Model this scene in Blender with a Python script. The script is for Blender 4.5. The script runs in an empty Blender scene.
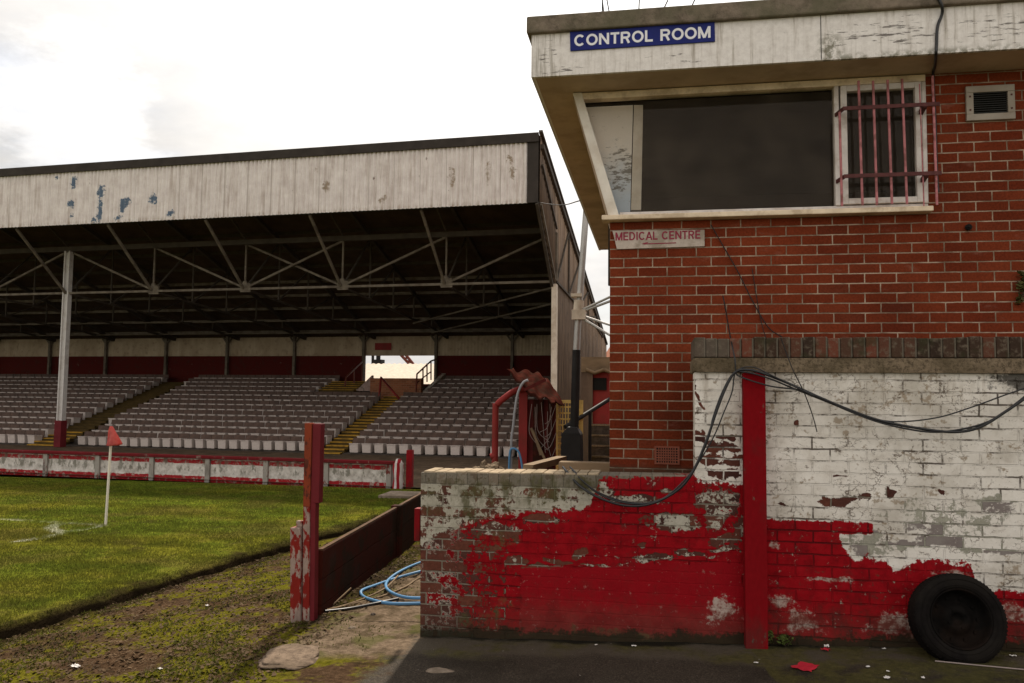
import bpy, math, random
import numpy as np
from math import sin, cos, pi, radians, sqrt, atan2
from mathutils import Vector, Matrix, noise as mnoise
random.seed(7); rng = np.random.default_rng(7)
sc = bpy.context.scene
COL = sc.collection

# ------------------------------------------------------------------ camera
F = 820.0; PIT = radians(3.99); YAW = radians(10.08); ROL = radians(.6077); EYE = 1.65
PHI = radians(3.63)                       # the stand is turned this much against the control building
_fw = Vector((-sin(YAW), cos(YAW), 0)); _rt = Vector((cos(YAW), sin(YAW), 0)); _up = Vector((0, 0, 1))
_f2 = cos(PIT)*_fw + sin(PIT)*_up; _u2 = -sin(PIT)*_fw + cos(PIT)*_up
_r = cos(ROL)*_rt + sin(ROL)*_u2; _u = -sin(ROL)*_rt + cos(ROL)*_u2
cam = bpy.data.objects.new('camera', bpy.data.cameras.new('camera')); COL.objects.link(cam)
cam.data.sensor_width = 36; cam.data.lens = F/1024*36; cam.data.clip_end = 3000; cam.data.clip_start = .05
m = Matrix((( _r.x, _u.x, -_f2.x, 0), (_r.y, _u.y, -_f2.y, 0), (_r.z, _u.z, -_f2.z, EYE), (0, 0, 0, 1)))
cam.matrix_world = m
sc.camera = cam

# survey helpers: where a sight line of the photograph meets a real plane of the place
def ray(px, py): return _f2 + _r*((px-512)/F) - _u*((py-341.5)/F)
def at(px, py, Y):
    d = ray(px, py); return Vector((0, 0, EYE)) + d*(Y/d.y)
def atz(px, py, Z):
    d = ray(px, py); return Vector((0, 0, EYE)) + d*((Z-EYE)/d.z)
def toS(p): return Vector((cos(PHI)*p.x - sin(PHI)*p.y, sin(PHI)*p.x + cos(PHI)*p.y, p.z))
def toW(p): p = Vector(p); return Vector((cos(PHI)*p.x + sin(PHI)*p.y, -sin(PHI)*p.x + cos(PHI)*p.y, p.z))

# ------------------------------------------------------------------ node helper
class NB:
    def __init__(s, name):
        s.m = bpy.data.materials.new(name); s.m.use_nodes = True
        s.t = s.m.node_tree; s.t.nodes.clear()
        s.out = s.n('ShaderNodeOutputMaterial')
    def n(s, ty, **k):
        x = s.t.nodes.new(ty)
        for a, b in k.items(): setattr(x, a, b)
        return x
    def put(s, sock, v):
        if v is None: return
        if hasattr(v, 'is_output'): s.t.links.new(v, sock)
        else:
            if isinstance(v, (tuple, list)) and len(v) == 3 and sock.type == 'RGBA': v = (*v, 1)
            sock.default_value = v
    def pos(s): return s.n('ShaderNodeNewGeometry').outputs['Position']
    def nor(s): return s.n('ShaderNodeNewGeometry').outputs['Normal']
    def obj(s): return s.n('ShaderNodeTexCoord').outputs['Object']
    def rand(s): return s.n('ShaderNodeObjectInfo').outputs['Random']
    def sep(s, v):
        x = s.n('ShaderNodeSeparateXYZ'); s.put(x.inputs[0], v); return x.outputs
    def comb(s, a=0, b=0, c=0):
        x = s.n('ShaderNodeCombineXYZ')
        for i, v in enumerate((a, b, c)): s.put(x.inputs[i], v)
        return x.outputs[0]
    def map(s, v, scale=(1, 1, 1), loc=(0, 0, 0), tex=False):
        x = s.n('ShaderNodeMapping', vector_type='TEXTURE' if tex else 'POINT')
        s.put(x.inputs[0], v); x.inputs['Location'].default_value = loc; x.inputs['Scale'].default_value = scale
        return x.outputs[0]
    def noise(s, v, scale=5, det=6, rough=.6, dist=0, col=False):
        x = s.n('ShaderNodeTexNoise'); s.put(x.inputs['Vector'], v)
        x.inputs['Scale'].default_value = scale; x.inputs['Detail'].default_value = det
        x.inputs['Roughness'].default_value = rough; x.inputs['Distortion'].default_value = dist
        return x.outputs['Color' if col else 'Fac']
    def math(s, op, a, b=None, c=None, clamp=False):
        x = s.n('ShaderNodeMath', operation=op, use_clamp=clamp)
        s.put(x.inputs[0], a); s.put(x.inputs[1], b); s.put(x.inputs[2], c); return x.outputs[0]
    def vm(s, op, a, b=None):
        x = s.n('ShaderNodeVectorMath', operation=op); s.put(x.inputs[0], a); s.put(x.inputs[1], b)
        return x.outputs['Value' if op in ('LENGTH', 'DOT_PRODUCT', 'DISTANCE') else 'Vector']
    def ramp(s, f, stops, interp='LINEAR'):
        x = s.n('ShaderNodeValToRGB'); s.put(x.inputs[0], f); r = x.color_ramp; r.interpolation = interp
        stops = [(p, (c, c, c) if isinstance(c, (int, float)) else c) for p, c in stops]
        while len(r.elements) < len(stops): r.elements.new(.5)
        for e, (p, c) in zip(r.elements, stops): e.position = p
        for e, (p, c) in zip(r.elements, stops): e.position = p; e.color = (*c, 1)
        return x.outputs[0]
    def step(s, f, a, b):                 # 0 below a, 1 above b
        x = s.n('ShaderNodeMapRange', clamp=True, interpolation_type='SMOOTHSTEP')
        s.put(x.inputs['Value'], f); s.put(x.inputs['From Min'], a); s.put(x.inputs['From Max'], b)
        return x.outputs[0]
    def mix(s, f, a, b, mode='MIX'):
        x = s.n('ShaderNodeMix', data_type='RGBA', blend_type=mode)
        s.put(x.inputs[0], f); s.put(x.inputs[6], a); s.put(x.inputs[7], b); return x.outputs[2]
    def maxi(s, *a):
        r = a[0]
        for b in a[1:]: r = s.math('MAXIMUM', r, b)
        return r
    def mul(s, a, b): return s.math('MULTIPLY', a, b)
    def inv(s, a): return s.math('SUBTRACT', 1.0, a)
    def spot(s, v, c, r, soft=.25):        # soft elliptical spot, 1 inside
        x = s.vm('LENGTH', s.map(v, scale=r, loc=c, tex=True))
        return s.inv(s.step(x, 1-soft, 1+soft))
    def bump(s, h, strength=.5, dist=.01, nrm=None):
        x = s.n('ShaderNodeBump'); x.inputs['Strength'].default_value = strength; x.inputs['Distance'].default_value = dist
        s.put(x.inputs['Height'], h); s.put(x.inputs['Normal'], nrm); return x.outputs[0]
    def fin(s, col, rough=.7, metal=0, nrm=None, spec=.15, **k):
        p = s.n('ShaderNodeBsdfPrincipled'); s.put(p.inputs['Base Color'], col); s.put(p.inputs['Roughness'], rough)
        s.put(p.inputs['Metallic'], metal); s.put(p.inputs['Normal'], nrm); s.put(p.inputs['Specular IOR Level'], spec)
        for a, b in k.items(): s.put(p.inputs[a], b)
        s.t.links.new(p.outputs[0], s.out.inputs[0]); return s.m
    def brick(s, v, w=.225, h=.075, mortar=.006, smooth=.15, c1=(0, 0, 0), c2=(1, 1, 1), off=.5):
        x = s.n('ShaderNodeTexBrick'); s.put(x.inputs['Vector'], v); x.offset = off
        x.inputs['Scale'].default_value = 1; x.inputs['Brick Width'].default_value = w; x.inputs['Row Height'].default_value = h
        x.inputs['Mortar Size'].default_value = mortar; x.inputs['Mortar Smooth'].default_value = smooth
        s.put(x.inputs['Color1'], c1); s.put(x.inputs['Color2'], c2); s.put(x.inputs['Mortar'], (.5, .5, .5))
        return x.outputs['Color'], x.outputs['Fac']

def simple(name, c, rough=.7, var=.25, scale=8, bump=.15, metal=0, dirt=None, dscale=3, damt=.5, spec=.12, stretch=(1, 1, 1)):
    b = NB(name); v = b.map(b.obj(), stretch); n1 = b.noise(v, scale, 6)
    lo = tuple(x*(1-var) for x in c); hi = tuple(min(1, x*(1+var)) for x in c)
    col = b.ramp(n1, [(.3, lo), (.7, hi)])
    if dirt: col = b.mix(b.mul(b.step(b.noise(v, dscale, 8, .65), .45, .62), damt), col, dirt)
    return b.fin(col, rough, metal, b.bump(n1, bump, .01), spec)

M = {}
# ------------------------------------------------------------------ materials
def brick_house():
    b = NB('red_facing_brick'); p = b.sep(b.pos()); nx = b.math('ABSOLUTE', b.sep(b.nor())[0])
    side = b.math('GREATER_THAN', nx, .5)
    h = b.math('ADD', b.mul(p[0], b.inv(side)), b.mul(p[1], side))
    v = b.comb(b.math('ADD', h, .374), b.math('ADD', p[2], .0045), 0)
    wob = b.n('ShaderNodeVectorMath', operation='SCALE'); b.put(wob.inputs[0], b.vm('SUBTRACT', b.noise(v, 11, 4, col=True), (.5, .5, .5))); wob.inputs['Scale'].default_value = .006
    vv = b.vm('ADD', v, wob.outputs[0])
    tint, fac = b.brick(vv, mortar=.0052, smooth=.25)
    n = b.noise(b.pos(), 60, 5); n2 = b.noise(b.pos(), 1.3, 4)
    col = b.ramp(tint, [(0, (.15, .028, .0125)), (.3, (.178, .035, .0145)), (.7, (.2, .041, .0175)), (.9, (.18, .038, .017)), (1, (.135, .03, .015))])
    col = b.mix(.75, col, b.ramp(n, [(.25, (.55, .55, .55)), (.7, (1.25, 1.2, 1.15))]), 'MULTIPLY')
    col = b.mix(.8, col, b.ramp(n2, [(.3, (.6, .58, .58)), (.65, (1.15, 1.15, 1.1))]), 'MULTIPLY')
    pale = b.mul(b.step(b.noise(b.map(b.pos(), (1, 1, 2.5)), 3.1, 8, .7), .58, .75), .3)
    col = b.mix(pale, col, (.38, .2, .15))
    mor = b.mix(b.step(b.noise(b.pos(), 7, 5), .35, .7), (.17, .115, .078), (.42, .315, .23))
    col = b.mix(fac, col, mor)
    # wall darker below about the height of the low wall's top
    foot = b.mul(b.inv(b.step(b.math('ADD', p[2], b.mul(b.noise(b.pos(), 6, 6), .1)), 1.14, 1.22)), .75)
    col = b.mix(foot, col, (.05, .045, .03))
    hgt = b.math('ADD', b.mul(b.inv(fac), 1), b.mul(n, .25))
    return b.fin(col, .85, 0, b.bump(hgt, .7, .008), .04)
M['brick'] = brick_house()

WY = 5.65
def wz(px, py): q = at(px, py, WY); return q.x, q.z
# --- where the paint is red, where it has flaked off: shapes surveyed on the wall face, stored on its vertices
RED_EDGE = [(421, 548), (440, 530), (470, 520), (495, 514), (530, 511), (560, 511), (583, 509), (590, 504), (600, 478), (640, 477), (694, 474), (698, 482), (742, 484), (767, 523), (837, 523), (839, 540), (848, 556), (856, 561), (868, 556), (884, 560), (893, 572), (908, 564), (930, 560), (955, 563), (972, 565), (976, 582), (988, 594), (1004, 590), (1024, 592)]
SP_LOST = [(665, 521, .13, .045), (680, 523, .1, .05), (630, 500, .2, .035), (579, 553, .05, .045), (560, 562, .09, .02), (719, 500, .13, .1), (714, 520, .1, .07), (725, 540, .1, .04), (640, 545, .05, .03), (660, 489, .04, .025), (742, 530, .05, .09), (600, 490, .06, .05), (545, 569, .12, .016), (600, 565, .14, .016), (650, 559, .14, .018), (690, 554, .14, .018), (725, 550, .1, .02), (515, 562, .1, .03), (540, 520, .16, .04), (500, 530, .15, .05)]
SP_LOST2 = [(836, 582, .14, .02), (848, 584, .07, .02), (800, 622, .13, .07), (785, 603, .1, .05), (895, 626, .14, .08), (906, 634, .1, .05), (1012, 612, .09, .07), (720, 610, .09, .09), (780, 548, .05, .03), (955, 572, .09, .02), (940, 578, .09, .014)]
SP_WL = [(837, 501, .13, .035), (858, 496, .06, .03), (893, 492, .05, .03), (938, 493, .022, .025), (787, 505, .05, .015), (840, 478, .06, .012), (726, 440, .04, .02), (797, 422, .025, .018)]
SP_WBR = [(712, 449, .06, .036), (728, 449, .05, .034), (713, 461, .08, .034), (732, 461, .07, .034), (711, 474, .07, .034), (727, 473, .07, .034), (700, 440, .04, .05), (698, 395, .02, .1)]
SP_WBG = [(918, 512, .2, .05), (980, 510, .2, .055), (960, 540, .24, .055), (900, 546, .13, .035), (1010, 545, .12, .065), (990, 527, .14, .04), (870, 550, .12, .045), (930, 526, .16, .04), (1000, 500, .1, .03), (860, 537, .12, .05)]
SP_MOSS = [(470, 500, .35, .16), (520, 494, .32, .11), (560, 486, .3, .1), (500, 540, .14, .06), (480, 622, .2, .07), (505, 608, .07, .1), (600, 634, .3, .05)]
SP_DARK = [(1022, 378, .16, .08)]
def spot_field(L, X, Z):
    r = np.zeros_like(X)
    for px, py, rx, rz in L:
        x, z = wz(px, py); r = np.maximum(r, 1.0 - .5*np.sqrt(((X-x)/rx)**2 + ((Z-z)/rz)**2))
    return np.clip(r, 0, 1)
def wall_masks(X, Z):
    q = [(float(x), float(z)) for x, z in zip(X, Z)]; X0_, Z0_ = X, Z
    wx = np.array([mnoise.fractal((x*7, z*9, 1.3), 1, 2, 5) for x, z in q]); wz_ = np.array([mnoise.fractal((x*7, z*9, 8.7), 1, 2, 5) for x, z in q])
    ex = []; ez = []
    for px, py in RED_EDGE:
        x, z = wz(px, py); ex.append(max(x, ex[-1]+.004) if ex else x); ez.append(z)
    ex.append(3.2); ez.append(.3)
    red = np.clip(.5 - 2.0*(Z - np.interp(X, ex, ez)), 0, 1)
    xa, za = wz(767, 531); xb, zc = wz(873, 523); red = np.maximum(red, np.clip(.5 + 4*np.minimum(np.minimum(X-xa, xb-X), np.minimum(Z-za, zc-Z)), 0, .62)*(X > xa-.02)*(X < xb+.1))
    px0 = at(520, 600, WY).x
    patch = np.clip(.5 + 8*np.minimum(np.minimum(X-px0, .552-X), .5*(.56 - .085*X*-1 - Z)), 0, 1)
    left = np.clip(1 - (X + 1.45)/.55, 0, 1)
    X = X0_ + .07*wx; Z = Z0_ + .035*wz_
    return (red, patch, left), (spot_field(SP_LOST, X, Z), spot_field(SP_LOST2, X, Z), spot_field(SP_MOSS, X, Z)), (spot_field(SP_WL, X, Z), spot_field(SP_WBR, X, Z), spot_field(SP_WBG, X, Z)), (spot_field(SP_DARK, X, Z), 0*X, 0*X)
def add_wall_masks(o):
    me = o.data; co = np.empty(len(me.vertices)*3, np.float32); me.vertices.foreach_get('co', co); co = co.reshape(-1, 3) + np.array(WO)
    for i, m3 in enumerate(wall_masks(co[:, 0], co[:, 2])):
        at_ = me.attributes.new(f'wear{i}', 'FLOAT_VECTOR', 'POINT'); at_.data.foreach_set('vector', np.stack(m3, 1).astype(np.float32).ravel())
def painted_wall():
    b = NB('peeling_red_and_white_paint_on_brick'); P = b.pos(); s = b.sep(P); h, z = s[0], s[2]
    V = b.comb(h, z, s[1])
    def attr(i):
        x = b.n('ShaderNodeAttribute', attribute_name=f'wear{i}'); return b.sep(x.outputs['Vector'])
    fine = b.noise(V, 38, 8, .68); mid = b.noise(V, 9, 8, .68); big = b.noise(V, 2.2, 6, .6)
    mixn = b.math('ADD', b.mul(mid, .6), b.mul(fine, .4)); jit = b.mul(b.math('SUBTRACT', mixn, .5), 2.6)
    def edge(a, thr=.5, k=1.1, w=.03): return b.step(b.math('ADD', a, b.mul(jit, k)), thr-w, thr+w)
    wob = b.n('ShaderNodeVectorMath', operation='SCALE'); b.put(wob.inputs[0], b.vm('SUBTRACT', b.noise(V, 9, 4, col=True), (.5, .5, .5))); wob.inputs['Scale'].default_value = .016
    Vw = b.vm('ADD', V, wob.outputs[0])
    top = b.mul(b.step(z, 1.045, 1.05), b.inv(b.step(h, .24, .245)))
    bv = b.mix(top, b.map(Vw, loc=(.02, .012, 0)), b.map(Vw, scale=(3.0, .12, 1), loc=(0, .03, 0)))
    tint, f = b.brick(bv, .225, .0752, .006, .35)
    wn = b.n('ShaderNodeTexWhiteNoise', noise_dimensions='2D')
    R = b.mul(tint, 1.0)
    R = b.sep(R)[0]
    bare = b.ramp(R, [(0, (.05, .023, .02)), (.5, (.095, .036, .027)), (1, (.14, .047, .03))])
    bare = b.mix(.7, bare, b.ramp(fine, [(.3, (.5, .5, .5)), (.7, (1.3, 1.25, 1.2))]), 'MULTIPLY')
    bare = b.mix(f, bare, b.mix(mid, (.1, .085, .065), (.26, .22, .17)))
    # white paint, yellowed, cracked along the joints
    wht = b.ramp(mid, [(.25, (.52, .46, .395)), (.45, (.74, .685, .615)), (.8, (.86, .81, .745))])
    wht = b.mix(b.mul(b.step(fine, .56, .72), .45), wht, (.26, .21, .16))
    wht = b.mix(b.mul(b.step(big, .44, .66), .6), wht, (.42, .375, .31)); wht = b.mix(b.mul(b.step(b.math('ADD', mixn, b.mul(big, .3)), .7, .76), .8), wht, (.3, .23, .16))
    wht = b.mix(b.mul(b.mul(f, b.step(b.noise(V, 3.6, 8, .75), .46, .6)), .9), wht, (.06, .042, .03))
    vor = b.n('ShaderNodeTexVoronoi', feature='DISTANCE_TO_EDGE'); b.put(vor.inputs['Vector'], b.vm('ADD', b.map(V, (1, 1.6, 1)), b.vm('MULTIPLY', b.noise(V, 16, 6, col=True), (.22, .22, 0)))); vor.inputs['Scale'].default_value = 11
    wht = b.mix(b.mul(b.mul(b.inv(b.step(vor.outputs['Distance'], .012, .05)), b.step(b.noise(V, 4.3, 8, .75), .5, .58)), .85), wht, (.09, .06, .04)); dfl = b.step(b.noise(b.map(V, (1, 1.5, 1)), 17, 8, .78), .615, .64); wht = b.mix(b.mul(dfl, .85), wht, (.11, .075, .055))
    a0 = attr(0); a1 = attr(1); a2 = attr(2); a3 = attr(3)
    isred = b.step(b.math('ADD', a0[0], b.mul(jit, b.math('ADD', .2, b.mul(a0[2], .3)))), .49, .51)
    patch = b.step(b.math('ADD', a0[1], b.mul(jit, .25)), .46, .54)
    # white zone
    wl = edge(a2[0], .56, .6)
    wbr = b.mul(edge(a2[1], .5, .7), b.inv(b.step(f, .35, .7)))
    wbg = b.mul(edge(a2[2], .46, .5, .06), b.step(b.math('ADD', b.mul(R, .5), b.math('ADD', .5, b.mul(jit, .8))), .66, .78))
    gre = b.mix(b.math('ADD', .5, b.mul(jit, 1.2), clamp=True), (.1, .095, .075), (.42, .4, .32)); gre = b.mix(b.step(R, .6, .62), gre, b.mix(mid, (.14, .1, .1), (.3, .27, .24)))
    whc = b.mix(wbg, b.mix(b.maxi(wl, wbr), wht, bare), gre)
    lowz = b.mul(b.inv(b.step(z, 1.135, 1.15)), b.inv(b.step(h, .2, .24)))
    weath = b.mix(b.step(b.math('ADD', b.mul(R, .25), b.math('ADD', .5, b.mul(jit, .95))), .62, .72), b.mix(b.math('ADD', .5, b.mul(jit, .9), clamp=True), (.2, .18, .125), (.66, .61, .52)), bare)
    whc = b.mix(lowz, whc, weath)
    whc = b.mix(b.mul(top, .8), whc, b.mix(f, b.mix(b.math('ADD', b.mul(R, .6), b.mul(jit, .5), clamp=True), (.045, .032, .02), (.36, .31, .24)), (.022, .018, .01)))
    # red zone
    red = b.ramp(mid, [(.28, (.13, .003, .005)), (.5, (.26, .004, .008)), (.75, (.34, .008, .013))])
    red = b.mix(b.mul(f, b.step(big, .35, .65)), red, (.09, .006, .007)); red = b.mix(b.mul(b.step(b.noise(V, 6, 8, .75), .52, .66), .6), red, (.13, .012, .012)); red = b.mix(b.mul(b.step(fine, .62, .74), .5), red, (.13, .05, .04))
    lost = b.maxi(edge(a1[0], .52, .8), b.mul(b.step(b.math('ADD', b.math('ADD', b.mul(R, .3), b.mul(jit, 1.3)), b.mul(a0[2], .45)), .42, .48), b.step(a0[2], .02, .1)))
    specks = b.step(b.noise(V, 24, 8, .78), .60, .64)
    under = b.mix(b.step(b.math('ADD', b.mul(R, .25), b.math('ADD', b.mul(jit, .85), .4)), .43, .52), b.mix(fine, (.26, .23, .17), (.6, .56, .48)), bare)
    redc = b.mix(b.maxi(lost, b.mul(specks, .7)), red, under)
    pr = b.mix(b.mul(b.inv(b.step(b.math('ADD', z, b.mul(jit, .15)), .2, .34)), b.mul(b.step(mid, .35, .7), .55)), b.mix(mid, (.2, .003, .007), (.3, .007, .012)), (.21, .045, .036)); pr = b.mix(b.mul(b.step(b.noise(V, 5, 8, .75), .5, .66), .5), pr, (.17, .012, .012))
    pr = b.mix(b.mul(specks, .4), pr, (.38, .2, .17))
    redc = b.mix(patch, redc, pr)
    redc = b.mix(b.mul(edge(a1[1], .6, .9, .14), .85), redc, b.mix(b.step(b.math('ADD', .5, b.mul(jit, .8)), .4, .7), (.2, .06, .045), (.47, .4, .34)))
    col = b.mix(isred, whc, redc)
    moss = b.mul(edge(a1[2], .6, .8, .14), b.step(b.noise(b.map(V, (1, .4, 1)), 9, 8, .7), .42, .6))
    col = b.mix(b.mul(moss, .85), col, b.mix(fine, (.04, .036, .012), (.12, .11, .05)))
    stre = b.mul(b.step(b.noise(b.map(V, (9, .7, 1)), 1.6, 6, .6), .5, .72), b.mul(b.step(h, .24, .25), b.step(z, 1.45, 1.85)))
    col = b.mix(b.mul(stre, .6), col, (.23, .16, .09))
    col = b.mix(b.mul(edge(a3[0], .5, .6, .1), .85), col, (.02, .016, .012))
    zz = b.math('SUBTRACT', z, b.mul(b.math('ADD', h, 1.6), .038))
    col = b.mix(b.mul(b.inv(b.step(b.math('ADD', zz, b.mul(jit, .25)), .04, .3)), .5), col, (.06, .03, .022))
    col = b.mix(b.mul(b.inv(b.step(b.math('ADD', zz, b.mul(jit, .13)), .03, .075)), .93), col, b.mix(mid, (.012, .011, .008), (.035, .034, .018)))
    hgt = b.math('ADD', b.inv(b.mul(f, b.inv(b.mul(patch, .85)))), b.math('SUBTRACT', b.mul(mixn, .8), b.mul(b.maxi(wl, b.mul(lost, isred)), .3)))
    return b.fin(col, b.ramp(mid, [(.3, .55), (.7, .85)]), 0, b.bump(hgt, .9, .009), .05)
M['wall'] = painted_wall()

def coping_brick():
    b = NB('mossy_brick_on_edge'); P = b.pos(); s = b.sep(P); V = b.comb(s[0], s[2], 0)
    t, f = b.brick(b.map(V, loc=(0, .31, 0)), .078, .6, .007, .3, off=0); n = b.noise(P, 22, 8, .7)
    c = b.ramp(t, [(0, (.035, .021, .014)), (.5, (.07, .038, .024)), (1, (.15, .045, .026))])
    c = b.mix(f, c, (.12, .1, .075)); c = b.mix(b.mul(b.step(n, .48, .66), .8), c, (.16, .125, .09)); c = b.mix(b.mul(b.step(b.noise(P, 8, 6), .5, .65), .6), c, (.035, .035, .015))
    c = b.mix(b.mul(b.spot(V, (at(712, 350, WY).x, at(712, 350, WY).z, 0), (.14, .12, 1), .4), .45), c, (.17, .14, .11))
    return b.fin(c, .95, 0, b.bump(b.math('ADD', b.inv(f), n), .7, .01), .2)
M['coping'] = coping_brick()
def rough_conc(name, a, c, d, sc_=30, spec=.2):
    b = NB(name); P = b.pos(); n = b.noise(P, sc_, 8, .75); n2 = b.noise(P, 3, 6)
    col = b.ramp(n, [(.33, a), (.53, c), (.7, tuple(x*1.4 for x in c))]); col = b.mix(b.mul(b.step(n2, .42, .65), .7), col, d)
    return b.fin(col, .95, 0, b.bump(n, .8, .012), spec*.25)
M['conc'] = rough_conc('pebbly_concrete', (.035, .025, .016), (.22, .165, .11), (.075, .057, .032), 48)
M['conc_pale'] = rough_conc('pale_concrete', (.13, .1, .075), (.25, .195, .15), (.14, .11, .08), 14)
M['lump'] = rough_conc('muddy_concrete', (.07, .05, .036), (.17, .125, .09), (.08, .06, .04), 18)
M['conc_dark'] = rough_conc('dark_concrete', (.04, .03, .024), (.085, .068, .055), (.04, .035, .02), 10)

def fascia_board():
    b = NB('stained_white_fascia_paint'); P = b.pos(); s = b.sep(P); V = b.comb(s[0], s[2], 0)
    n = b.noise(V, 20, 8, .7); st = b.noise(b.map(V, (14, .8, 1)), 1.5, 7, .65); stx = b.noise(b.map(V, (1.2, 9, 1)), 4, 8, .7)
    c = b.ramp(n, [(.3, (.64, .59, .55)), (.6, (.8, .75, .71))])
    c = b.mix(b.mul(b.step(st, .47, .7), .5), c, (.3, .24, .18))
    c = b.mix(b.mul(b.step(b.math('ADD', st, b.mul(b.step(s[0], -.9, -.6), -.16)), .40, .56), .55), c, (.2, .17, .12))
    # flakes, dense in two bands
    zone = b.maxi(b.spot(V, (at(900, 32, 6.1).x, at(900, 32, 6.1).z, 0), (.45, .1, 1), .6), b.spot(V, (at(1000, 30, 6.1).x, 4.28, 0), (.3, .12, 1), .6), b.spot(V, (at(560, 60, 6.1).x, 4.17, 0), (.25, .04, 1), .6), b.spot(V, (at(680, 56, 6.1).x, 4.2, 0), (.12, .05, 1), .6), b.spot(V, (at(548, 40, 6.1).x, 4.32, 0), (.08, .15, 1), .6))
    fl = b.step(b.math('ADD', stx, b.mul(b.math('SUBTRACT', zone, 1), .11)), .535, .575)
    c = b.mix(b.mul(fl, .85), c, (.07, .055, .045))
    alg = b.maxi(b.spot(V, (at(831, 48, 6.1).x, 4.2, 0), (.08, .12, 1), .7), b.mul(b.inv(b.step(s[2], 4.13, 4.19)), b.step(s[0], 1.0, 1.3)))
    c = b.mix(b.mul(b.mul(alg, b.step(b.noise(V, 16, 7, .7), .42, .58)), .75), c, (.075, .07, .02))
    return b.fin(c, .6, 0, b.bump(b.math('SUBTRACT', n, fl), .3, .004), .3)
M['fascia'] = fascia_board()
M['roofedge'] = rough_conc('mossy_roof_edge_felt', (.085, .068, .05), (.19, .15, .115), (.12, .11, .07), 9)
M['soffit'] = simple('varnished_soffit_board', (.5, .37, .265), .6, .15, 2.5, .05, dirt=(.33, .23, .15), dscale=2.2, damt=.5)
M['framewood'] = simple('cream_painted_timber', (.78, .63, .46), .55, .15, 14, .15, dirt=(.3, .2, .12), dscale=7, damt=.55)
M['framewhite'] = simple('white_gloss_frame', (.68, .62, .58), .45, .1, 12, .1, dirt=(.36, .27, .21), dscale=8, damt=.45)
M['jamb'] = simple('white_jamb_board', (.72, .66, .58), .5, .1, 8, .1, dirt=(.5, .4, .3), dscale=5, damt=.4)
M['pinkbar'] = simple('pink_painted_steel_bar', (.46, .17, .18), .5, .25, 18, .1, dirt=(.12, .05, .035), dscale=12, damt=.6)
M['darkbar'] = simple('rusty_maroon_flat_bar', (.1, .035, .033), .6, .3, 18, .1)
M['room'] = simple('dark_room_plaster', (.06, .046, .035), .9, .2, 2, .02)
M['painted_reflection'] = None
def painted_reflection():
    b = NB('painted_sky_tree_reflection'); V = b.obj(); s = b.sep(V); n = b.noise(V, 9, 6)
    c = b.mix(b.step(b.math('ADD', s[2], b.mul(b.math('SUBTRACT', n, .5), .4)), .15, .75), (.62, .74, .9), (.88, .82, .76))  # sky reflection of the pane painted as a warm to blue gradient
    w = b.step(b.math('ADD', b.noise(b.map(V, (2.2, 1, 7)), 4, 8, .75), b.mul(b.spot(V, (.09, 0, .47), (.12, 1, .2), .6), .13)), .6, .66)  # dark tree smudge painted into the same reflection
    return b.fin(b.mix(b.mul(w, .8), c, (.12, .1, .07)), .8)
M['painted_reflection'] = painted_reflection()
def glass():
    b = NB('dirty_glass_with_painted_haze'); P = b.obj(); n = b.noise(P, 3.5, 7, .7); n2 = b.noise(P, 60, 4)
    tr = b.n('ShaderNodeBsdfTransparent'); b.put(tr.inputs[0], (.9, .88, .84))
    gl = b.n('ShaderNodeBsdfGlossy'); gl.inputs['Roughness'].default_value = .04; b.put(gl.inputs[0], (.6, .5, .42))
    df = b.n('ShaderNodeBsdfDiffuse'); b.put(df.inputs[0], (.3, .24, .18))  # brown film: dirt, and haze brightness painted into the pane
    fr = b.n('ShaderNodeFresnel'); fr.inputs[0].default_value = 1.32
    m1 = b.n('ShaderNodeMixShader'); b.put(m1.inputs[0], fr.outputs[0]); b.t.links.new(tr.outputs[0], m1.inputs[1]); b.t.links.new(gl.outputs[0], m1.inputs[2])
    m2 = b.n('ShaderNodeMixShader'); b.put(m2.inputs[0], b.mul(b.math('ADD', b.step(n, .05, 1.05), b.mul(n2, .12)), .17)); b.t.links.new(m1.outputs[0], m2.inputs[1]); b.t.links.new(df.outputs[0], m2.inputs[2])
    b.t.links.new(m2.outputs[0], b.out.inputs[0]); return b.m
M['glass'] = glass()
M['bluesign'] = simple('royal_blue_sign_face', (.006, .013, .14), .5, .15, 6, .02, spec=.2)
M['letterwhite'] = simple('white_letter_paint', (.78, .77, .8), .4, .05, 6, .02)
M['signwhite'] = simple('weathered_white_sign', (.5, .42, .36), .6, .12, 14, .1, dirt=(.24, .19, .14), dscale=5, damt=.7)
M['lettermaroon'] = simple('faded_maroon_letter_paint', (.26, .035, .06), .6, .25, 30, .02)
M['ventmetal'] = simple('grey_vent_frame', (.36, .31, .26), .55, .15, 12, .1, dirt=(.2, .15, .1))
M['black'] = simple('black_void', (.012, .011, .01), .8, .2, 6, .02)
M['ventslat'] = simple('dark_grey_louvre', (.05, .048, .044), .5, .2, 9, .02)
M['terracotta'] = simple('terracotta_air_brick', (.24, .08, .05), .9, .2, 30, .2)
M['redpost'] = simple('red_gloss_post_paint', (.235, .004, .008), .6, .3, 6, .25, dirt=(.085, .01, .009), dscale=5, damt=.75, stretch=(1, 1, .5), spec=.12)
def rusty(name, c, bare, thr, sc_=11, stretch=(1, 1, .45)):
    b = NB(name); V = b.map(b.obj(), stretch); n = b.noise(V, sc_, 9, .7); n2 = b.noise(V, 40, 5)
    col = b.mix(n2, tuple(x*.75 for x in c), tuple(x*1.2 for x in c))
    col = b.mix(b.step(n, thr, thr+.04), col, b.mix(n2, tuple(x*.5 for x in bare), tuple(x*1.25 for x in bare)))
    col = b.mix(b.mul(b.step(b.noise(V, 4, 6), .5, .7), .5), col, (.045, .025, .02))
    return b.fin(col, .85, 0, b.bump(n, .5, .006), .06)
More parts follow.
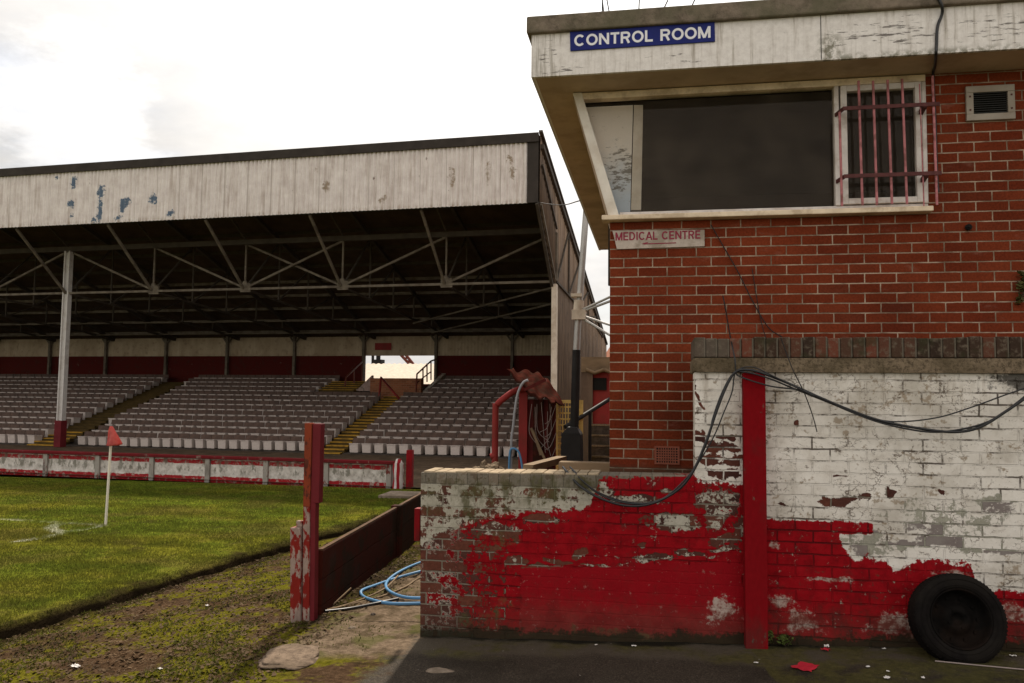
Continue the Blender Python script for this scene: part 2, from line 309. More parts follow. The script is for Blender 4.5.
M['railwood'] = simple('dark_rail_wood', (.09, .05, .028), .9, .3, 6, .2)
M['pier'] = rusty('chipped_red_pier_paint', (.2, .004, .007), (.15, .085, .065), .61, 7, (1, 1, .5))
M['polered'] = rusty('flaking_red_pole_paint', (.2, .018, .013), (.34, .25, .21), .48)
M['polerust'] = rusty('rust_orange_pole_top', (.23, .045, .02), (.1, .03, .02), .55)
M['boardred'] = rusty('dark_red_fence_board', (.045, .01, .006), (.028, .015, .009), .5, 3, (1, 1, 1))
M['boarddark'] = rusty('dark_brown_fence_panel', (.035, .013, .007), (.024, .013, .008), .5, 2, (1, 1, 1))

def corr_white():
    b = NB('weathered_white_corrugated_sheet'); V = b.obj(); s = b.sep(V); W = b.comb(s[0], s[2], 0)
    n = b.noise(W, 3, 8, .7); st = b.noise(b.map(W, (7, .5, 1)), 1.2, 7, .7); sp = b.noise(b.map(W, (2.2, .8, 1)), 2.2, 8, .72)
    c = b.ramp(n, [(.3, (.62, .55, .52)), (.65, (.8, .74, .7))])
    c = b.mix(b.mul(b.step(st, .46, .7), .6), c, (.36, .28, .23))
    sheet = b.math('FRACT', b.math('DIVIDE', s[0], .76)); c = b.mix(b.mul(b.inv(b.step(sheet, .02, .06)), .5), c, (.3, .25, .21))
    c = b.mix(b.mul(b.step(sp, .655, .68), .85), c, (.13, .085, .06))
    lowrust = b.mul(b.inv(b.step(s[2], .03, .16)), b.step(st, .45, .6)); c = b.mix(b.mul(lowrust, .5), c, (.28, .2, .12))
    D = b.n('ShaderNodeVectorMath', operation='SCALE'); b.put(D.inputs[0], b.vm('SUBTRACT', b.noise(W, 4.5, 8, .8, col=True), (.5, .5, .5))); D.inputs['Scale'].default_value = .75
    VS = b.vm('ADD', W, D.outputs[0]); r = None
    for px, py, rx, rz in [(74, 182, .1, .22), (101, 192, .1, .2), (100, 208, .08, .4), (118, 219, .07, .08), (123, 205, .12, .22), (128, 201, .1, .12), (153, 199, .1, .12), (171, 213, .1, .14), (71, 204, .1, .12), (71, 216, .07, .06), (57, 179, .06, .06), (95, 221, .07, .1)]:
        d = toS(ray(px, py)); k = 21.0/d.y
        q = b.spot(VS, (d.x*k+4.75, EYE+d.z*k-6.853, 0), (rx, rz, 1), .12); r = q if r is None else b.math('MAXIMUM', r, q)
    c = b.mix(b.mul(r, .95), c, b.mix(n, (.03, .06, .11), (.1, .17, .25)))
    r2 = None
    for px, py, rx, rz in [(326, 186, .09, .25), (383, 201, .12, .12), (513, 172, .07, .14), (510, 160, .06, .1), (452, 176, .07, .3), (488, 171, .08, .3), (317, 168, .06, .1)]:
        d = toS(ray(px, py)); k = 21.0/d.y
        q = b.spot(VS, (d.x*k+4.75, EYE+d.z*k-6.853, 0), (rx, rz, 1), .2); r2 = q if r2 is None else b.math('MAXIMUM', r2, q)
    c = b.mix(b.mul(r2, b.mul(b.step(n, .44, .55), .8)), c, (.2, .13, .06))
    return b.fin(c, .55, 0, None, .3)
M['corrwhite'] = corr_white()
M['gutter'] = simple('dark_felt_gutter', (.045, .037, .032), .8, .25, 3, .05)
M['gable'] = None
def gable_m():
    b = NB('brown_weathered_gable_sheet'); V = b.obj(); s = b.sep(V); st = b.noise(b.map(V, (1, 5, .35)), 1.6, 8, .7); n = b.noise(V, 2.5, 6)
    c = b.ramp(st, [(.25, (.05, .034, .026)), (.5, (.125, .085, .06)), (.75, (.21, .15, .105))]); c = b.mix(b.mul(b.step(n, .5, .7), .5), c, (.06, .045, .035))
    return b.fin(c, .8, 0, b.bump(n, .2, .02), .2)
M['gable'] = gable_m()
M['roof'] = simple('dark_brown_roof_sheet', (.075, .05, .033), .9, .3, 2, .05)  # plain dark brown, shared by fascia backing and eaves beam
M['steel'] = simple('dusty_cream_steel', (.16, .132, .098), .65, .25, 4, .05, dirt=(.08, .06, .045), dscale=2.5, damt=.7)
M['steeldark'] = simple('dark_steel', (.07, .056, .043), .7, .25, 4, .05)
M['colpaint'] = simple('white_column_paint', (.6, .57, .54), .5, .12, 3, .05, dirt=(.35, .3, .26))
M['colred'] = simple('maroon_column_foot', (.13, .014, .018), .6, .2, 4, .05)
M['postcream'] = simple('cream_end_post', (.6, .51, .41), .55, .12, 4, .05, dirt=(.35, .26, .18))
M['clad'] = None
def clad_m():
    b = NB('cream_rear_cladding'); V = b.obj(); n = b.noise(b.map(V, (1, 1, .4)), 2, 7); c = b.ramp(n, [(.3, (.34, .26, .17)), (.7, (.5, .4, .28))])
    return b.fin(b.mix(b.mul(b.step(b.noise(V, 5, 6), .52, .7), .5), c, (.2, .14, .09)), .7)
M['clad'] = clad_m()
M['rearred'] = rusty('dark_red_rear_wall', (.085, .013, .01), (.17, .11, .09), .64, 6, (1, 1, 1))
M['terrace'] = simple('dirty_terrace_concrete', (.06, .048, .04), .95, .3, 3, .1)
M['yellow'] = simple('worn_yellow_step_paint', (.4, .22, .03), .8, .25, 5, .1, dirt=(.1, .065, .03), dscale=3, damt=.6)
M['stepdark'] = simple('dark_step_riser', (.07, .045, .015), .9, .25, 5, .1)
M['bowl'] = simple('white_moulded_plastic', (.56, .48, .43), .4, .12, 5, .03, dirt=(.4, .34, .31))
M['bowlback'] = simple('mauve_brown_plastic', (.1, .062, .047), .5, .18, 4, .03, dirt=(.045, .03, .024))
M['brickorange'] = None
def brick_o():
    b = NB('orange_brick_parapet'); s = b.sep(b.pos()); V = b.comb(s[0], s[2], 0); t, f = b.brick(V)
    c = b.ramp(t, [(0, (.22, .075, .035)), (1, (.36, .13, .06))]); return b.fin(b.mix(f, c, (.3, .2, .13)), .9)
M['brickorange'] = brick_o()
M['railbrown'] = simple('brown_red_handrail_paint', (.16, .045, .03), .5, .2, 6, .05)
M['railred'] = simple('red_tube_paint', (.27, .03, .028), .5, .2, 6, .05, dirt=(.12, .03, .02))

def perim():
    b = NB('perimeter_panel_paint'); P = b.pos(); V = b.obj(); z = b.sep(P)[2]; n = b.noise(P, 7, 8, .7); n2 = b.noise(P, 2, 5); zz = b.math('ADD', z, b.mul(b.math('SUBTRACT', n, .5), .09))
    w = b.ramp(n, [(.3, (.3, .265, .225)), (.5, (.58, .53, .475)), (.7, (.78, .73, .68))]); r = b.mix(n, (.2, .008, .012), (.44, .022, .028))
    r = b.mix(b.step(b.noise(P, 11, 8, .75), .53, .58), r, (.36, .25, .21))
    c = b.mix(b.maxi(b.mul(b.step(zz, .185, .195), b.inv(b.step(zz, .27, .285))), b.inv(b.step(zz, -.075, -.065))), w, r)
    c = b.mix(b.mul(b.step(zz, .285, .295), .7), c, (.3, .16, .13))
    c = b.mix(b.mul(b.inv(b.step(b.noise(b.map(P, (4, 4, 2)), 2, 8, .7), .42, .5)), b.mul(b.step(z, -.05, .05), .75)), c, (.13, .12, .085))
    return b.fin(c, .85, 0, b.bump(n, .3, .01))
M['perim'] = perim()
M['perimcap'] = rusty('dull_red_wall_cap', (.15, .014, .017), (.25, .17, .14), .6)
M['perimpost'] = rusty('grey_white_wall_post', (.34, .31, .27), (.2, .05, .04), .55, 6)
M['flagpole'] = simple('white_plastic_rod', (.72, .66, .58), .4, .06, 6, .02)
M['flag'] = None
def flagm():
    b = NB('faded_red_flag_cloth'); c = b.ramp(b.noise(b.obj(), 14, 4), [(.3, (.5, .09, .09)), (.7, (.62, .2, .18))])
    d = b.n('ShaderNodeBsdfDiffuse'); b.put(d.inputs[0], c); t = b.n('ShaderNodeBsdfTranslucent'); b.put(t.inputs[0], c)
    mx = b.n('ShaderNodeMixShader'); mx.inputs[0].default_value = .45; b.t.links.new(d.outputs[0], mx.inputs[1]); b.t.links.new(t.outputs[0], mx.inputs[2]); b.t.links.new(mx.outputs[0], b.out.inputs[0]); return b.m
M['flag'] = flagm()
M['poleblack'] = simple('black_pole_paint', (.022, .02, .019), .6, .25, 5, .05)
M['polegalv'] = simple('galvanised_pole', (.4, .38, .36), .45, .12, 5, .03, metal=.5)
M['yellowmesh'] = simple('yellow_gate_paint', (.75, .55, .18), .55, .2, 6, .05, dirt=(.2, .11, .03))
M['tunnelred'] = simple('torn_red_tunnel_sheet', (.05, .014, .01), .9, .5, 7, .3, dirt=(.032, .018, .013), dscale=5, damt=.8, spec=0)
M['tunneldark'] = simple('dark_red_tunnel_panel', (.1, .016, .014), .8, .3, 3, .1)
M['string'] = simple('pale_string', (.3, .24, .22), .8, .1, 5, 0)
M['timber'] = simple('weathered_timber', (.2, .14, .085), .85, .3, 6, .2, stretch=(.3, 1, 1))
M['bluehose'] = simple('pale_blue_hose', (.1, .24, .42), .45, .12, 4, .02)
M['greyhose'] = simple('grey_hose', (.3, .3, .32), .5, .12, 4, .02)
M['cable'] = simple('black_cable_sheath', (.012, .011, .012), .42, .2, 10, .02, spec=.45)
M['wire'] = simple('thin_dark_wire', (.03, .026, .025), .5, .2, 10, 0)
M['rubber'] = simple('perished_black_rubber', (.0085, .007, .0065), .85, .3, 20, .2, dirt=(.018, .015, .012), spec=.05)
M['rim'] = simple('rusty_black_rim', (.006, .005, .0045), .8, .4, 12, .15, dirt=(.016, .009, .006), spec=.05)
M['paper'] = simple('white_litter', (.72, .68, .64), .7, .1, 20, .1)
M['redflake'] = simple('red_paint_scrap', (.42, .02, .035), .6, .15, 20, .1)
M['leaf'] = simple('weed_leaf', (.075, .1, .022), .6, .4, 9, 0)
M['leafdark'] = simple('ivy_leaf', (.06, .055, .016), .6, .4, 9, 0)
M['bark'] = simple('twig_bark', (.07, .05, .035), .9, .2, 9, 0)

PTS_FLAG = atz(105.5, 525, -.15)
def grass_col(b, P):
    s = b.sep(P); n = b.noise(P, .55, 5, .6); n2 = b.noise(P, 3.2, 7, .68); n3 = b.noise(P, 30, 4)
    c = b.ramp(n2, [(.25, (.042, .056, .006)), (.45, (.078, .104, .011)), (.62, (.13, .152, .016)), (.8, (.2, .175, .03))])
    # worn yellower grass towards the touchline corner
    c = b.mix(b.mul(b.step(b.math('ADD', n, b.mul(b.inv(b.step(s[1], 7, 12)), .12)), .44, .64), .75), c, b.ramp(n2, [(.3, (.07, .06, .01)), (.55, (.15, .135, .014)), (.75, (.2, .16, .035))]))
    c = b.mix(b.mul(b.step(b.noise(P, 1.7, 8, .7), .56, .68), .7), c, (.075, .055, .025))
    c = b.mix(b.mul(b.step(n3, .4, .7), .3), c, (.03, .04, .008))
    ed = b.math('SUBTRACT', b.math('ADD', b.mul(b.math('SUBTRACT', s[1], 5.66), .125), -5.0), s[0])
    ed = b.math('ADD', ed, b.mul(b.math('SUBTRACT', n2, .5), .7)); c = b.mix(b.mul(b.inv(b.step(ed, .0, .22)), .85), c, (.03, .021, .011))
    c = b.mix(b.mul(b.step(b.noise(P, .8, 8, .72), .49, .62), .65), c, (.1, .08, .022))
    # worn white corner lines
    X, Y = PTS_FLAG.x, PTS_FLAG.y
    dx = b.math('SUBTRACT', s[0], X); dy = b.math('SUBTRACT', s[1], Y)
    def band(v, w): return b.inv(b.step(b.math('ABSOLUTE', v), w*.5, w))
    l1 = b.mul(band(b.math('ADD', dy, b.mul(dx, .058)), .09), b.inv(b.step(dx, -.05, .02)))
    l2 = b.mul(band(b.math('SUBTRACT', dx, b.mul(dy, .1)), .09), b.inv(b.step(dy, -.05, .02)))
    rad = b.vm('LENGTH', b.comb(dx, dy, 0)); l3 = b.mul(band(b.math('SUBTRACT', rad, .66), .11), b.mul(b.inv(b.step(dx, -.1, 0)), b.inv(b.step(dy, -.1, 0))))
    ln = b.mul(b.maxi(b.mul(l1, .5), l2, l3), b.step(n2, .42, .62))
    return b.mix(b.mul(ln, .6), c, (.5, .5, .42)), n2, n3
def grass_m(name, blades):
    b = NB(name); c, n2, n3 = grass_col(b, b.pos())
    if blades:
        c = b.mix(.35, c, b.mix(b.noise(b.pos(), 90, 2), (.03, .04, .006), (.22, .22, .05)))
        d = b.n('ShaderNodeBsdfDiffuse'); b.put(d.inputs[0], c); t = b.n('ShaderNodeBsdfTranslucent'); b.put(t.inputs[0], c)
        mx = b.n('ShaderNodeMixShader'); mx.inputs[0].default_value = .4; b.t.links.new(d.outputs[0], mx.inputs[1]); b.t.links.new(t.outputs[0], mx.inputs[2]); b.t.links.new(mx.outputs[0], b.out.inputs[0]); return b.m
    z = b.sep(b.pos())[2]; c = b.mix(b.inv(b.step(z, -.205, -.17)), c, (.02, .014, .008))
    return b.fin(c, .95, 0, b.bump(b.math('ADD', n2, n3), .8, .04), 0.0)
M['pitch'] = grass_m('football_turf', False); M['blade'] = grass_m('grass_blade', True)

def yard_m():
    b = NB('yard_mud_moss_and_tarmac'); P = b.pos(); s = b.sep(P); n1 = b.noise(P, 1.1, 7, .65); n2 = b.noise(P, 5, 9, .7); n3 = b.noise(P, 26, 8, .72); n4 = b.noise(P, 90, 5, .7)
    mud = b.ramp(n3, [(.25, (.022, .013, .007)), (.5, (.066, .04, .023)), (.72, (.125, .08, .047))])
    mud = b.mix(b.mul(b.step(n2, .5, .7), .6), mud, (.09, .046, .03))
    mossc = b.ramp(n3, [(.25, (.03, .027, .005)), (.5, (.105, .095, .01)), (.75, (.19, .17, .022))])
    c = b.mix(b.step(b.math('ADD', b.mul(n1, .6), b.mul(n2, .5)), .505, .575), mud, mossc)
    c = b.mix(b.mul(b.step(b.noise(P, 2.4, 8, .7), .55, .66), .8), c, (.026, .018, .011))
    # concrete path between the fence and the wall
    xx = b.math('ADD', s[0], b.mul(b.math('SUBTRACT', n2, .5), .45)); yy = b.math('ADD', s[1], b.mul(b.math('SUBTRACT', n1, .5), .7))
    cm = b.mul(b.step(xx, -2.52, -2.4), b.step(yy, 5.05, 5.3)); conc = b.ramp(n3, [(.25, (.08, .056, .037)), (.5, (.165, .12, .082)), (.75, (.26, .195, .135))])
    conc = b.mix(b.mul(b.step(n2, .46, .6), .75), conc, (.06, .044, .025)); conc = b.mix(b.mul(b.step(b.noise(P, 2.2, 5), .53, .62), .6), conc, (.075, .08, .02))
    crack = b.inv(b.step(b.math('ABSOLUTE', b.math('SUBTRACT', yy, 6.1)), .008, .025)); conc = b.mix(b.mul(crack, .7), conc, (.035, .026, .018))
    c = b.mix(cm, c, conc)
    # tarmac by the painted wall
    tm = b.step(b.math('ADD', s[0], b.math('ADD', b.mul(s[1], -.085), b.mul(b.math('SUBTRACT', n2, .5), .7))), -2.2, -2.02); tm = b.mul(tm, b.inv(b.step(s[1], 5.75, 5.8)))
    tar = b.ramp(n4, [(.25, (.014, .011, .008)), (.5, (.048, .038, .028)), (.72, (.12, .096, .072))]); tar = b.mix(b.mul(b.step(n1, .45, .6), .5), tar, (.016, .013, .009))
    strip = b.mul(b.step(yy, 5.2, 5.34), b.inv(b.step(yy, 5.6, 5.66))); tar = b.mix(b.mul(strip, .65), tar, b.mix(n3, (.06, .05, .035), (.14, .115, .085)))
    gm = b.maxi(b.mul(strip, b.step(n1, .47, .56)), b.step(b.math('ADD', s[0], b.math('ADD', b.mul(b.math('SUBTRACT', n2, .5), .12), b.mul(s[1], .12))), 1.24, 1.26)); tar = b.mix(b.mul(gm, b.mul(b.step(n2, .36, .56), .85)), tar, b.ramp(n3, [(.25, (.028, .026, .008)), (.55, (.082, .072, .022)), (.8, (.14, .12, .05))]))
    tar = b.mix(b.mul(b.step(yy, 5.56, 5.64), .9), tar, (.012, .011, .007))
    speck = b.step(b.noise(P, 34, 3), .72, .74); tar = b.mix(speck, tar, (.3, .27, .24))
    c = b.mix(tm, c, tar)
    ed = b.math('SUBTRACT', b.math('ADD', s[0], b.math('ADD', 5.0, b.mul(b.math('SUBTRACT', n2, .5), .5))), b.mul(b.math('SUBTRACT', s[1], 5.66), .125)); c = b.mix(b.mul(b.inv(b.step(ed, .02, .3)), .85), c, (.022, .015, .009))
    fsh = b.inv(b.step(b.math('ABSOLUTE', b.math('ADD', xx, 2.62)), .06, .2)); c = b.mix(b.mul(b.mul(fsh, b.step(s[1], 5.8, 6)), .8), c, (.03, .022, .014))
    ro = b.math('ADD', b.mul(tm, -.25), .95)
    return b.fin(c, ro, 0, b.bump(b.math('ADD', n3, b.mul(n4, .5)), .9, .025), b.mul(tm, .08))
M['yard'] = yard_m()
M['far'] = simple('distant_ground', (.1, .1, .06), .95, .2, .2, 0)
M['apron'] = rough_conc('brown_terrace_apron', (.05, .034, .022), (.12, .082, .054), (.06, .043, .029), 4)
M['litterstuff'] = simple('dead_leaf_crumbs', (.075, .047, .024), .9, .5, 3, 0)
M['moss'] = simple('moss_tuft', (.095, .1, .017), .9, .4, 3, 0)
M['rustroof'] = simple('beige_corrugated_roof', (.42, .34, .26), .7, .15, 3, .03)
M['farbrick'] = simple('far_house_brick', (.3, .12, .07), .9, .15, 3, .03)

# ------------------------------------------------------------------ mesh builder
class MB:
    def __init__(s): s.v = []; s.f = []; s.mi = []; s.sm = []
    def add(s, vs, fs, mi=0, smooth=False):
        o = len(s.v); s.v += [tuple(v) for v in vs]; s.f += [tuple(i+o for i in f) for f in fs]; s.mi += [mi]*len(fs); s.sm += [smooth]*len(fs)
    def hexa(s, c, mi=0):                  # 8 corners, bottom ring then top ring
        s.add(c, [(3, 2, 1, 0), (4, 5, 6, 7), (0, 1, 5, 4), (1, 2, 6, 5), (2, 3, 7, 6), (3, 0, 4, 7)], mi)
    def box(s, x0, x1, y0, y1, z0, z1, mi=0):
        s.hexa([(x0, y0, z0), (x1, y0, z0), (x1, y1, z0), (x0, y1, z0), (x0, y0, z1), (x1, y0, z1), (x1, y1, z1), (x0, y1, z1)], mi)
    def bar(s, p, q, w, h, up=(0, 0, 1), mi=0):
        p = Vector(p); q = Vector(q); d = (q-p).normalized(); u = Vector(up)
        if abs(d.dot(u)) > .98: u = Vector((0, 1, 0))
        a = d.cross(u).normalized()*w/2; c = a.cross(d).normalized()*h/2
        s.hexa([p-a-c, p+a-c, q+a-c, q-a-c, p-a+c, p+a+c, q+a+c, q-a+c], mi)
    def tube(s, pts, r, n=8, mi=0, caps=True):
        pts = [Vector(p) for p in pts]; k = len(pts); rr = r if isinstance(r, (list, tuple)) else [r]*k
        ref = Vector((0, 0, 1)); vs = []
        for i, p in enumerate(pts):
            d = (pts[min(i+1, k-1)] - pts[max(i-1, 0)]).normalized()
            if abs(d.dot(ref)) > .95: ref = Vector((1, 0, 0)) if abs(d.x) < .9 else Vector((0, 1, 0))
            a = d.cross(ref).normalized(); c = a.cross(d).normalized(); ref = c
            for j in range(n): t = 2*pi*j/n; vs.append(p + a*cos(t)*rr[i] + c*sin(t)*rr[i])
        fs = [(i*n+j, i*n+(j+1) % n, (i+1)*n+(j+1) % n, (i+1)*n+j) for i in range(k-1) for j in range(n)]
        s.add(vs, fs, mi, True)
        if caps: s.add(vs[:n], [tuple(range(n))[::-1]], mi); s.add(vs[-n:], [tuple(range(n))], mi)
    def grid(s, fn, nu, nv, mi=0, smooth=True, flip=False):
        vs = [fn(i/nu, j/nv) for j in range(nv+1) for i in range(nu+1)]
        fs = [(j*(nu+1)+i, j*(nu+1)+i+1, (j+1)*(nu+1)+i+1, (j+1)*(nu+1)+i) for j in range(nv) for i in range(nu)]
        if flip: fs = [f[::-1] for f in fs]
        s.add(vs, fs, mi, smooth)
    def lathe(s, prof, n=48, mi=0):        # profile of (radius, height) about local z, closed ends not needed
        k = len(prof); vs = [(r*cos(2*pi*j/n), r*sin(2*pi*j/n), z) for r, z in prof for j in range(n)]
        fs = [(i*n+j, i*n+(j+1) % n, (i+1)*n+(j+1) % n, (i+1)*n+j) for i in range(k-1) for j in range(n)]
        s.add(vs, fs, mi, True)
    def build(s, name, mat, parent=None, org=(0, 0, 0), bev=0, solid=0):
        o3 = Vector(org); me = bpy.data.meshes.new(name); me.from_pydata([tuple(Vector(v)-o3) for v in s.v], [], s.f)
        for mm in (mat if isinstance(mat, (list, tuple)) else [mat]): me.materials.append(mm)
        me.polygons.foreach_set('material_index', s.mi); me.polygons.foreach_set('use_smooth', s.sm); me.update()
        o = bpy.data.objects.new(name, me); COL.objects.link(o)
        if parent is not None: o.parent = parent
        if bev:
            b = o.modifiers.new('bevel', 'BEVEL'); b.width = bev; b.segments = 2; b.limit_method = 'ANGLE'; b.angle_limit = radians(50)
        if solid:
            b = o.modifiers.new('solid', 'SOLIDIFY'); b.thickness = solid; b.offset = 0
        return o
def spline(pts, sub=8):
    P = [Vector(p) for p in pts]; P = [P[0]*2-P[1]] + P + [P[-1]*2-P[-2]]; out = []
    for i in range(1, len(P)-2):
        for k in range(sub):
            t = k/sub; a, b, c, d = P[i-1:i+3]
            out.append(.5*((2*b) + (c-a)*t + (2*a-5*b+4*c-d)*t*t + (3*b-a-3*c+d)*t**3))
    out.append(P[-2]); return out
def tag(o, label, cat, group=None):
    o['label'] = label; o['category'] = cat
    if group: o['group'] = group
    return o
def place(o, loc, frame='W', rz=0):
    o.location = toW(loc) if frame == 'S' else Vector(loc); o.rotation_euler = (0, 0, (-PHI if frame == 'S' else 0) + rz); return o
def thing(name, label, cat, loc=(0, 0, 0), frame='W', group=None):
    o = bpy.data.objects.new(name, None); COL.objects.link(o); o.empty_display_size = .1; place(o, loc, frame); return tag(o, label, cat, group)
def one(mb, name, mat, label, cat, loc=(0, 0, 0), frame='W', group=None, **k):       # a thing that is one mesh
    o = mb.build(name, mat, None, loc, **k); place(o, loc, frame); return tag(o, label, cat, group)
def struct(o): o['kind'] = 'structure'; return o
ORD = 'first second third fourth fifth sixth seventh eighth ninth tenth eleventh twelfth thirteenth fourteenth fifteenth sixteenth seventeenth eighteenth nineteenth twentieth'.split()
def ordn(i): return ORD[i] if i < 20 else 'twenty-'+ORD[i-20]

# ------------------------------------------------------------------ light and sky
SUN_AZ = radians(-5.0); SUN_EL = radians(47)     # azimuth measured from +y towards +x
sd = Vector((sin(SUN_AZ)*cos(SUN_EL), cos(SUN_AZ)*cos(SUN_EL), sin(SUN_EL)))
sun = bpy.data.objects.new('sun', bpy.data.lights.new('sun', 'SUN')); COL.objects.link(sun)
sun.data.energy = 3.5; sun.data.angle = radians(2.0); sun.data.color = (1, .9, .76)
sun.rotation_euler = sd.to_track_quat('Z', 'Y').to_euler(); sun.location = (0, 20, 30)
w = bpy.data.worlds.new('World'); sc.world = w; w.use_nodes = True
class WB(NB):
    def __init__(s): s.t = w.node_tree; s.t.nodes.clear(); s.out = s.n('ShaderNodeOutputWorld')
b = WB()
sky = b.n('ShaderNodeTexSky', sky_type='NISHITA'); sky.sun_disc = False; sky.sun_elevation = SUN_EL; sky.sun_rotation = SUN_AZ; sky.air_density = 1; sky.dust_density = 2
dr = b.n('ShaderNodeTexCoord').outputs['Generated']
dv = b.sep(dr); flat = b.comb(b.math('DIVIDE', dv[0], b.math('ADD', b.math('ABSOLUTE', dv[2]), .18)), b.math('DIVIDE', dv[1], b.math('ADD', b.math('ABSOLUTE', dv[2]), .18)), 0)
cl = b.noise(flat, 1.5, 9, .6, .3); cl2 = b.noise(flat, 5, 8, .6)
dot = b.math('MAXIMUM', b.vm('DOT_PRODUCT', dr, tuple(sd)), 0.0)
aure = b.math('POWER', dot, 5.0)
aure = b.math('POWER', dot, 7.0)
puff = b.mul(b.step(b.math('ADD', b.vm('DOT_PRODUCT', dr, tuple(ray(80, 118).normalized())), b.mul(b.math('SUBTRACT', cl2, .5), .012)), .9955, .9985), 1.5)
back = b.mul(b.step(b.mul(dv[1], -1.0), -.1, .6), 3.6)            # unseen cloud brightened behind the camera, added to light the facade
bright = b.math('ADD', b.math('ADD', b.math('ADD', 3.8, puff), b.math('ADD', b.mul(aure, 11.0), back)), b.mul(b.math('SUBTRACT', b.math('ADD', b.mul(cl, .6), b.mul(cl2, .4)), .5), 5.0))
cloud = b.mix(b.step(cl, .3, .7), (.97, .95, .93), (1, .955, .9)); cloud = b.mix(b.step(b.mul(dv[1], -1.0), -.15, .5), cloud, (1, .945, .875)); cloudv = b.n('ShaderNodeVectorMath', operation='SCALE'); b.put(cloudv.inputs[0], cloud); b.put(cloudv.inputs['Scale'], bright)  # cloud tint also warmed behind the camera, for the light on the facade
msk = b.math('ADD', .74, b.mul(b.step(b.math('ADD', cl, b.mul(aure, .5)), .35, .62), .26))
bg = b.n('ShaderNodeBackground'); b.put(bg.inputs[0], b.mix(msk, sky.outputs[0], cloudv.outputs[0])); bg.inputs[1].default_value = .1
b.t.links.new(bg.outputs[0], b.out.inputs[0])

# ------------------------------------------------------------------ ground
def xe(y):                                  # right edge of the raised turf
    if y < 9.6: e = -5.0 + .125*(y-5.66)
    elif y < 11: e = -4.5 + .3*(y-9.6)/1.4
    else: e = -4.2
    return e + .07*mnoise.noise((y*1.3, 0, 3)) + .05*mnoise.noise((y*4.7, 1, 7))
def sst(a, c, x): t = max(0, min(1, (x-a)/(c-a))); return t*t*(3-2*t)
def yard_z(x, y):
    e = -5.0 + .125*(min(y, 10)-5.66)
    z = -.215 + (.185)*sst(e, -1.9, x) - .035*(1-sst(.05, .4, x-e))
    z += .02*sst(-1.9, -1.5, x) + .038*max(0, min(x+1.6, 6))
    z += .028*mnoise.fractal((x*1.6, y*1.6, 0), 1, 2, 4)*(1-.7*sst(-2.5, -1.6, x))
    z += .016*mnoise.fractal((x*7, y*7, 5), 1, 2, 4)*(1-.85*sst(-2.3, -1.7, x))
    if y > 11: z -= .1*sst(11, 15, y)
    return z
mb = MB(); x0, x1, y0, y1 = -9, 5.5, 1.0, 15.75; nx, ny = 330, 330
mb.grid(lambda u, v: (x0+(x1-x0)*u, y0+(y1-y0)*v**1.25, yard_z(x0+(x1-x0)*u, y0+(y1-y0)*v**1.25)), nx, ny)
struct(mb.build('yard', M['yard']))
mb = MB(); mb.grid(lambda u, v: (-700+1400*u, -700+1400*v, -.45), 4, 4); struct(mb.build('ground', M['far']))
mb = MB(); offs = [0, -.015, -.04, -.09, -.16, -.25, -.4, -.6, -.9, -1.3, -1.8, -2.5, -3.5, -5, -7, -10, -14, -20, -30, -45, -70]
def pfn(u, v):
    j = int(round(u*(len(offs)-1))); y = -12 + 27.75*v; d = offs[j]
    z = -.15 + .014*mnoise.fractal(((xe(y)+d)*2.1, y*2.1, 9), 1, 2, 3)
    if j == 0: z = -.27
    elif j == 1: z = -.2 + .02*mnoise.noise((y*6, 2, 2))
    elif j < 6: z += .02*mnoise.noise((y*3, d*5, 4))
    return (xe(y)+d, y, z)
mb.grid(pfn, len(offs)-1, 420, flip=True); struct(mb.build('pitch', M['pitch']))
mb = MB(); mb.grid(lambda u, v: tuple(toW((-60+90*u, 15.55+24*v, -.135))), 2, 2); struct(mb.build('terrace_apron', M['apron']))

def raw_mesh(name, V, Fc, mat):
    me = bpy.data.meshes.new(name); me.vertices.add(len(V)); me.vertices.foreach_set('co', V.astype(np.float32).ravel())
    k = Fc.shape[1]; me.loops.add(Fc.size); me.loops.foreach_set('vertex_index', Fc.astype(np.int32).ravel())
    me.polygons.add(len(Fc)); me.polygons.foreach_set('loop_start', np.arange(0, Fc.size, k, dtype=np.int32)); me.polygons.foreach_set('loop_total', np.full(len(Fc), k, dtype=np.int32))
    me.materials.append(mat); me.update(calc_edges=True); me.validate()
    o = bpy.data.objects.new(name, me); COL.objects.link(o); return o
def blades(name, xs, ys, zs, hts, wid, mat, lean=.6):
    n = len(xs); a = rng.uniform(0, 2*pi, n); l = rng.uniform(0, lean, n)*hts; la = rng.uniform(0, 2*pi, n)
    B = np.stack([xs, ys, zs], 1); S = np.stack([np.cos(a)*wid/2, np.sin(a)*wid/2, np.zeros(n)], 1); T = np.stack([np.cos(la)*l, np.sin(la)*l, hts], 1)
    V = np.stack([B-S, B+S, B+T], 1).reshape(-1, 3); Fc = np.arange(3*n).reshape(-1, 3)
    o = raw_mesh(name, V, Fc, mat); o['kind'] = 'stuff'; return o
def vis_pts(n, f, ymax, ymin=4.4):          # random spots, thicker near the camera
    y = ymin*(ymax/ymin)**rng.random(n*3); a = rng.uniform(radians(-45.5), radians(-13), n*3); x = np.tan(a)*y
    k = f(x, y); return x[k][:n], y[k][:n]
xev = np.vectorize(lambda y: xe(y))
X, Y = vis_pts(150000, lambda x, y: x < -4.2, 15.6); E_ = xev(Y); k = X < E_+.015; X, Y, E_ = X[k], Y[k], E_[k]
near = np.exp(-(E_-X)/.12); k = rng.random(len(X)) > .75*near; X, Y, E_, near = X[k], Y[k], E_[k], near[k]
blades('grass', X, Y, -.155 + 0*X, rng.uniform(.012, .036, len(X)), .007+.0006*Y, M['blade'])
yz = np.vectorize(yard_z)
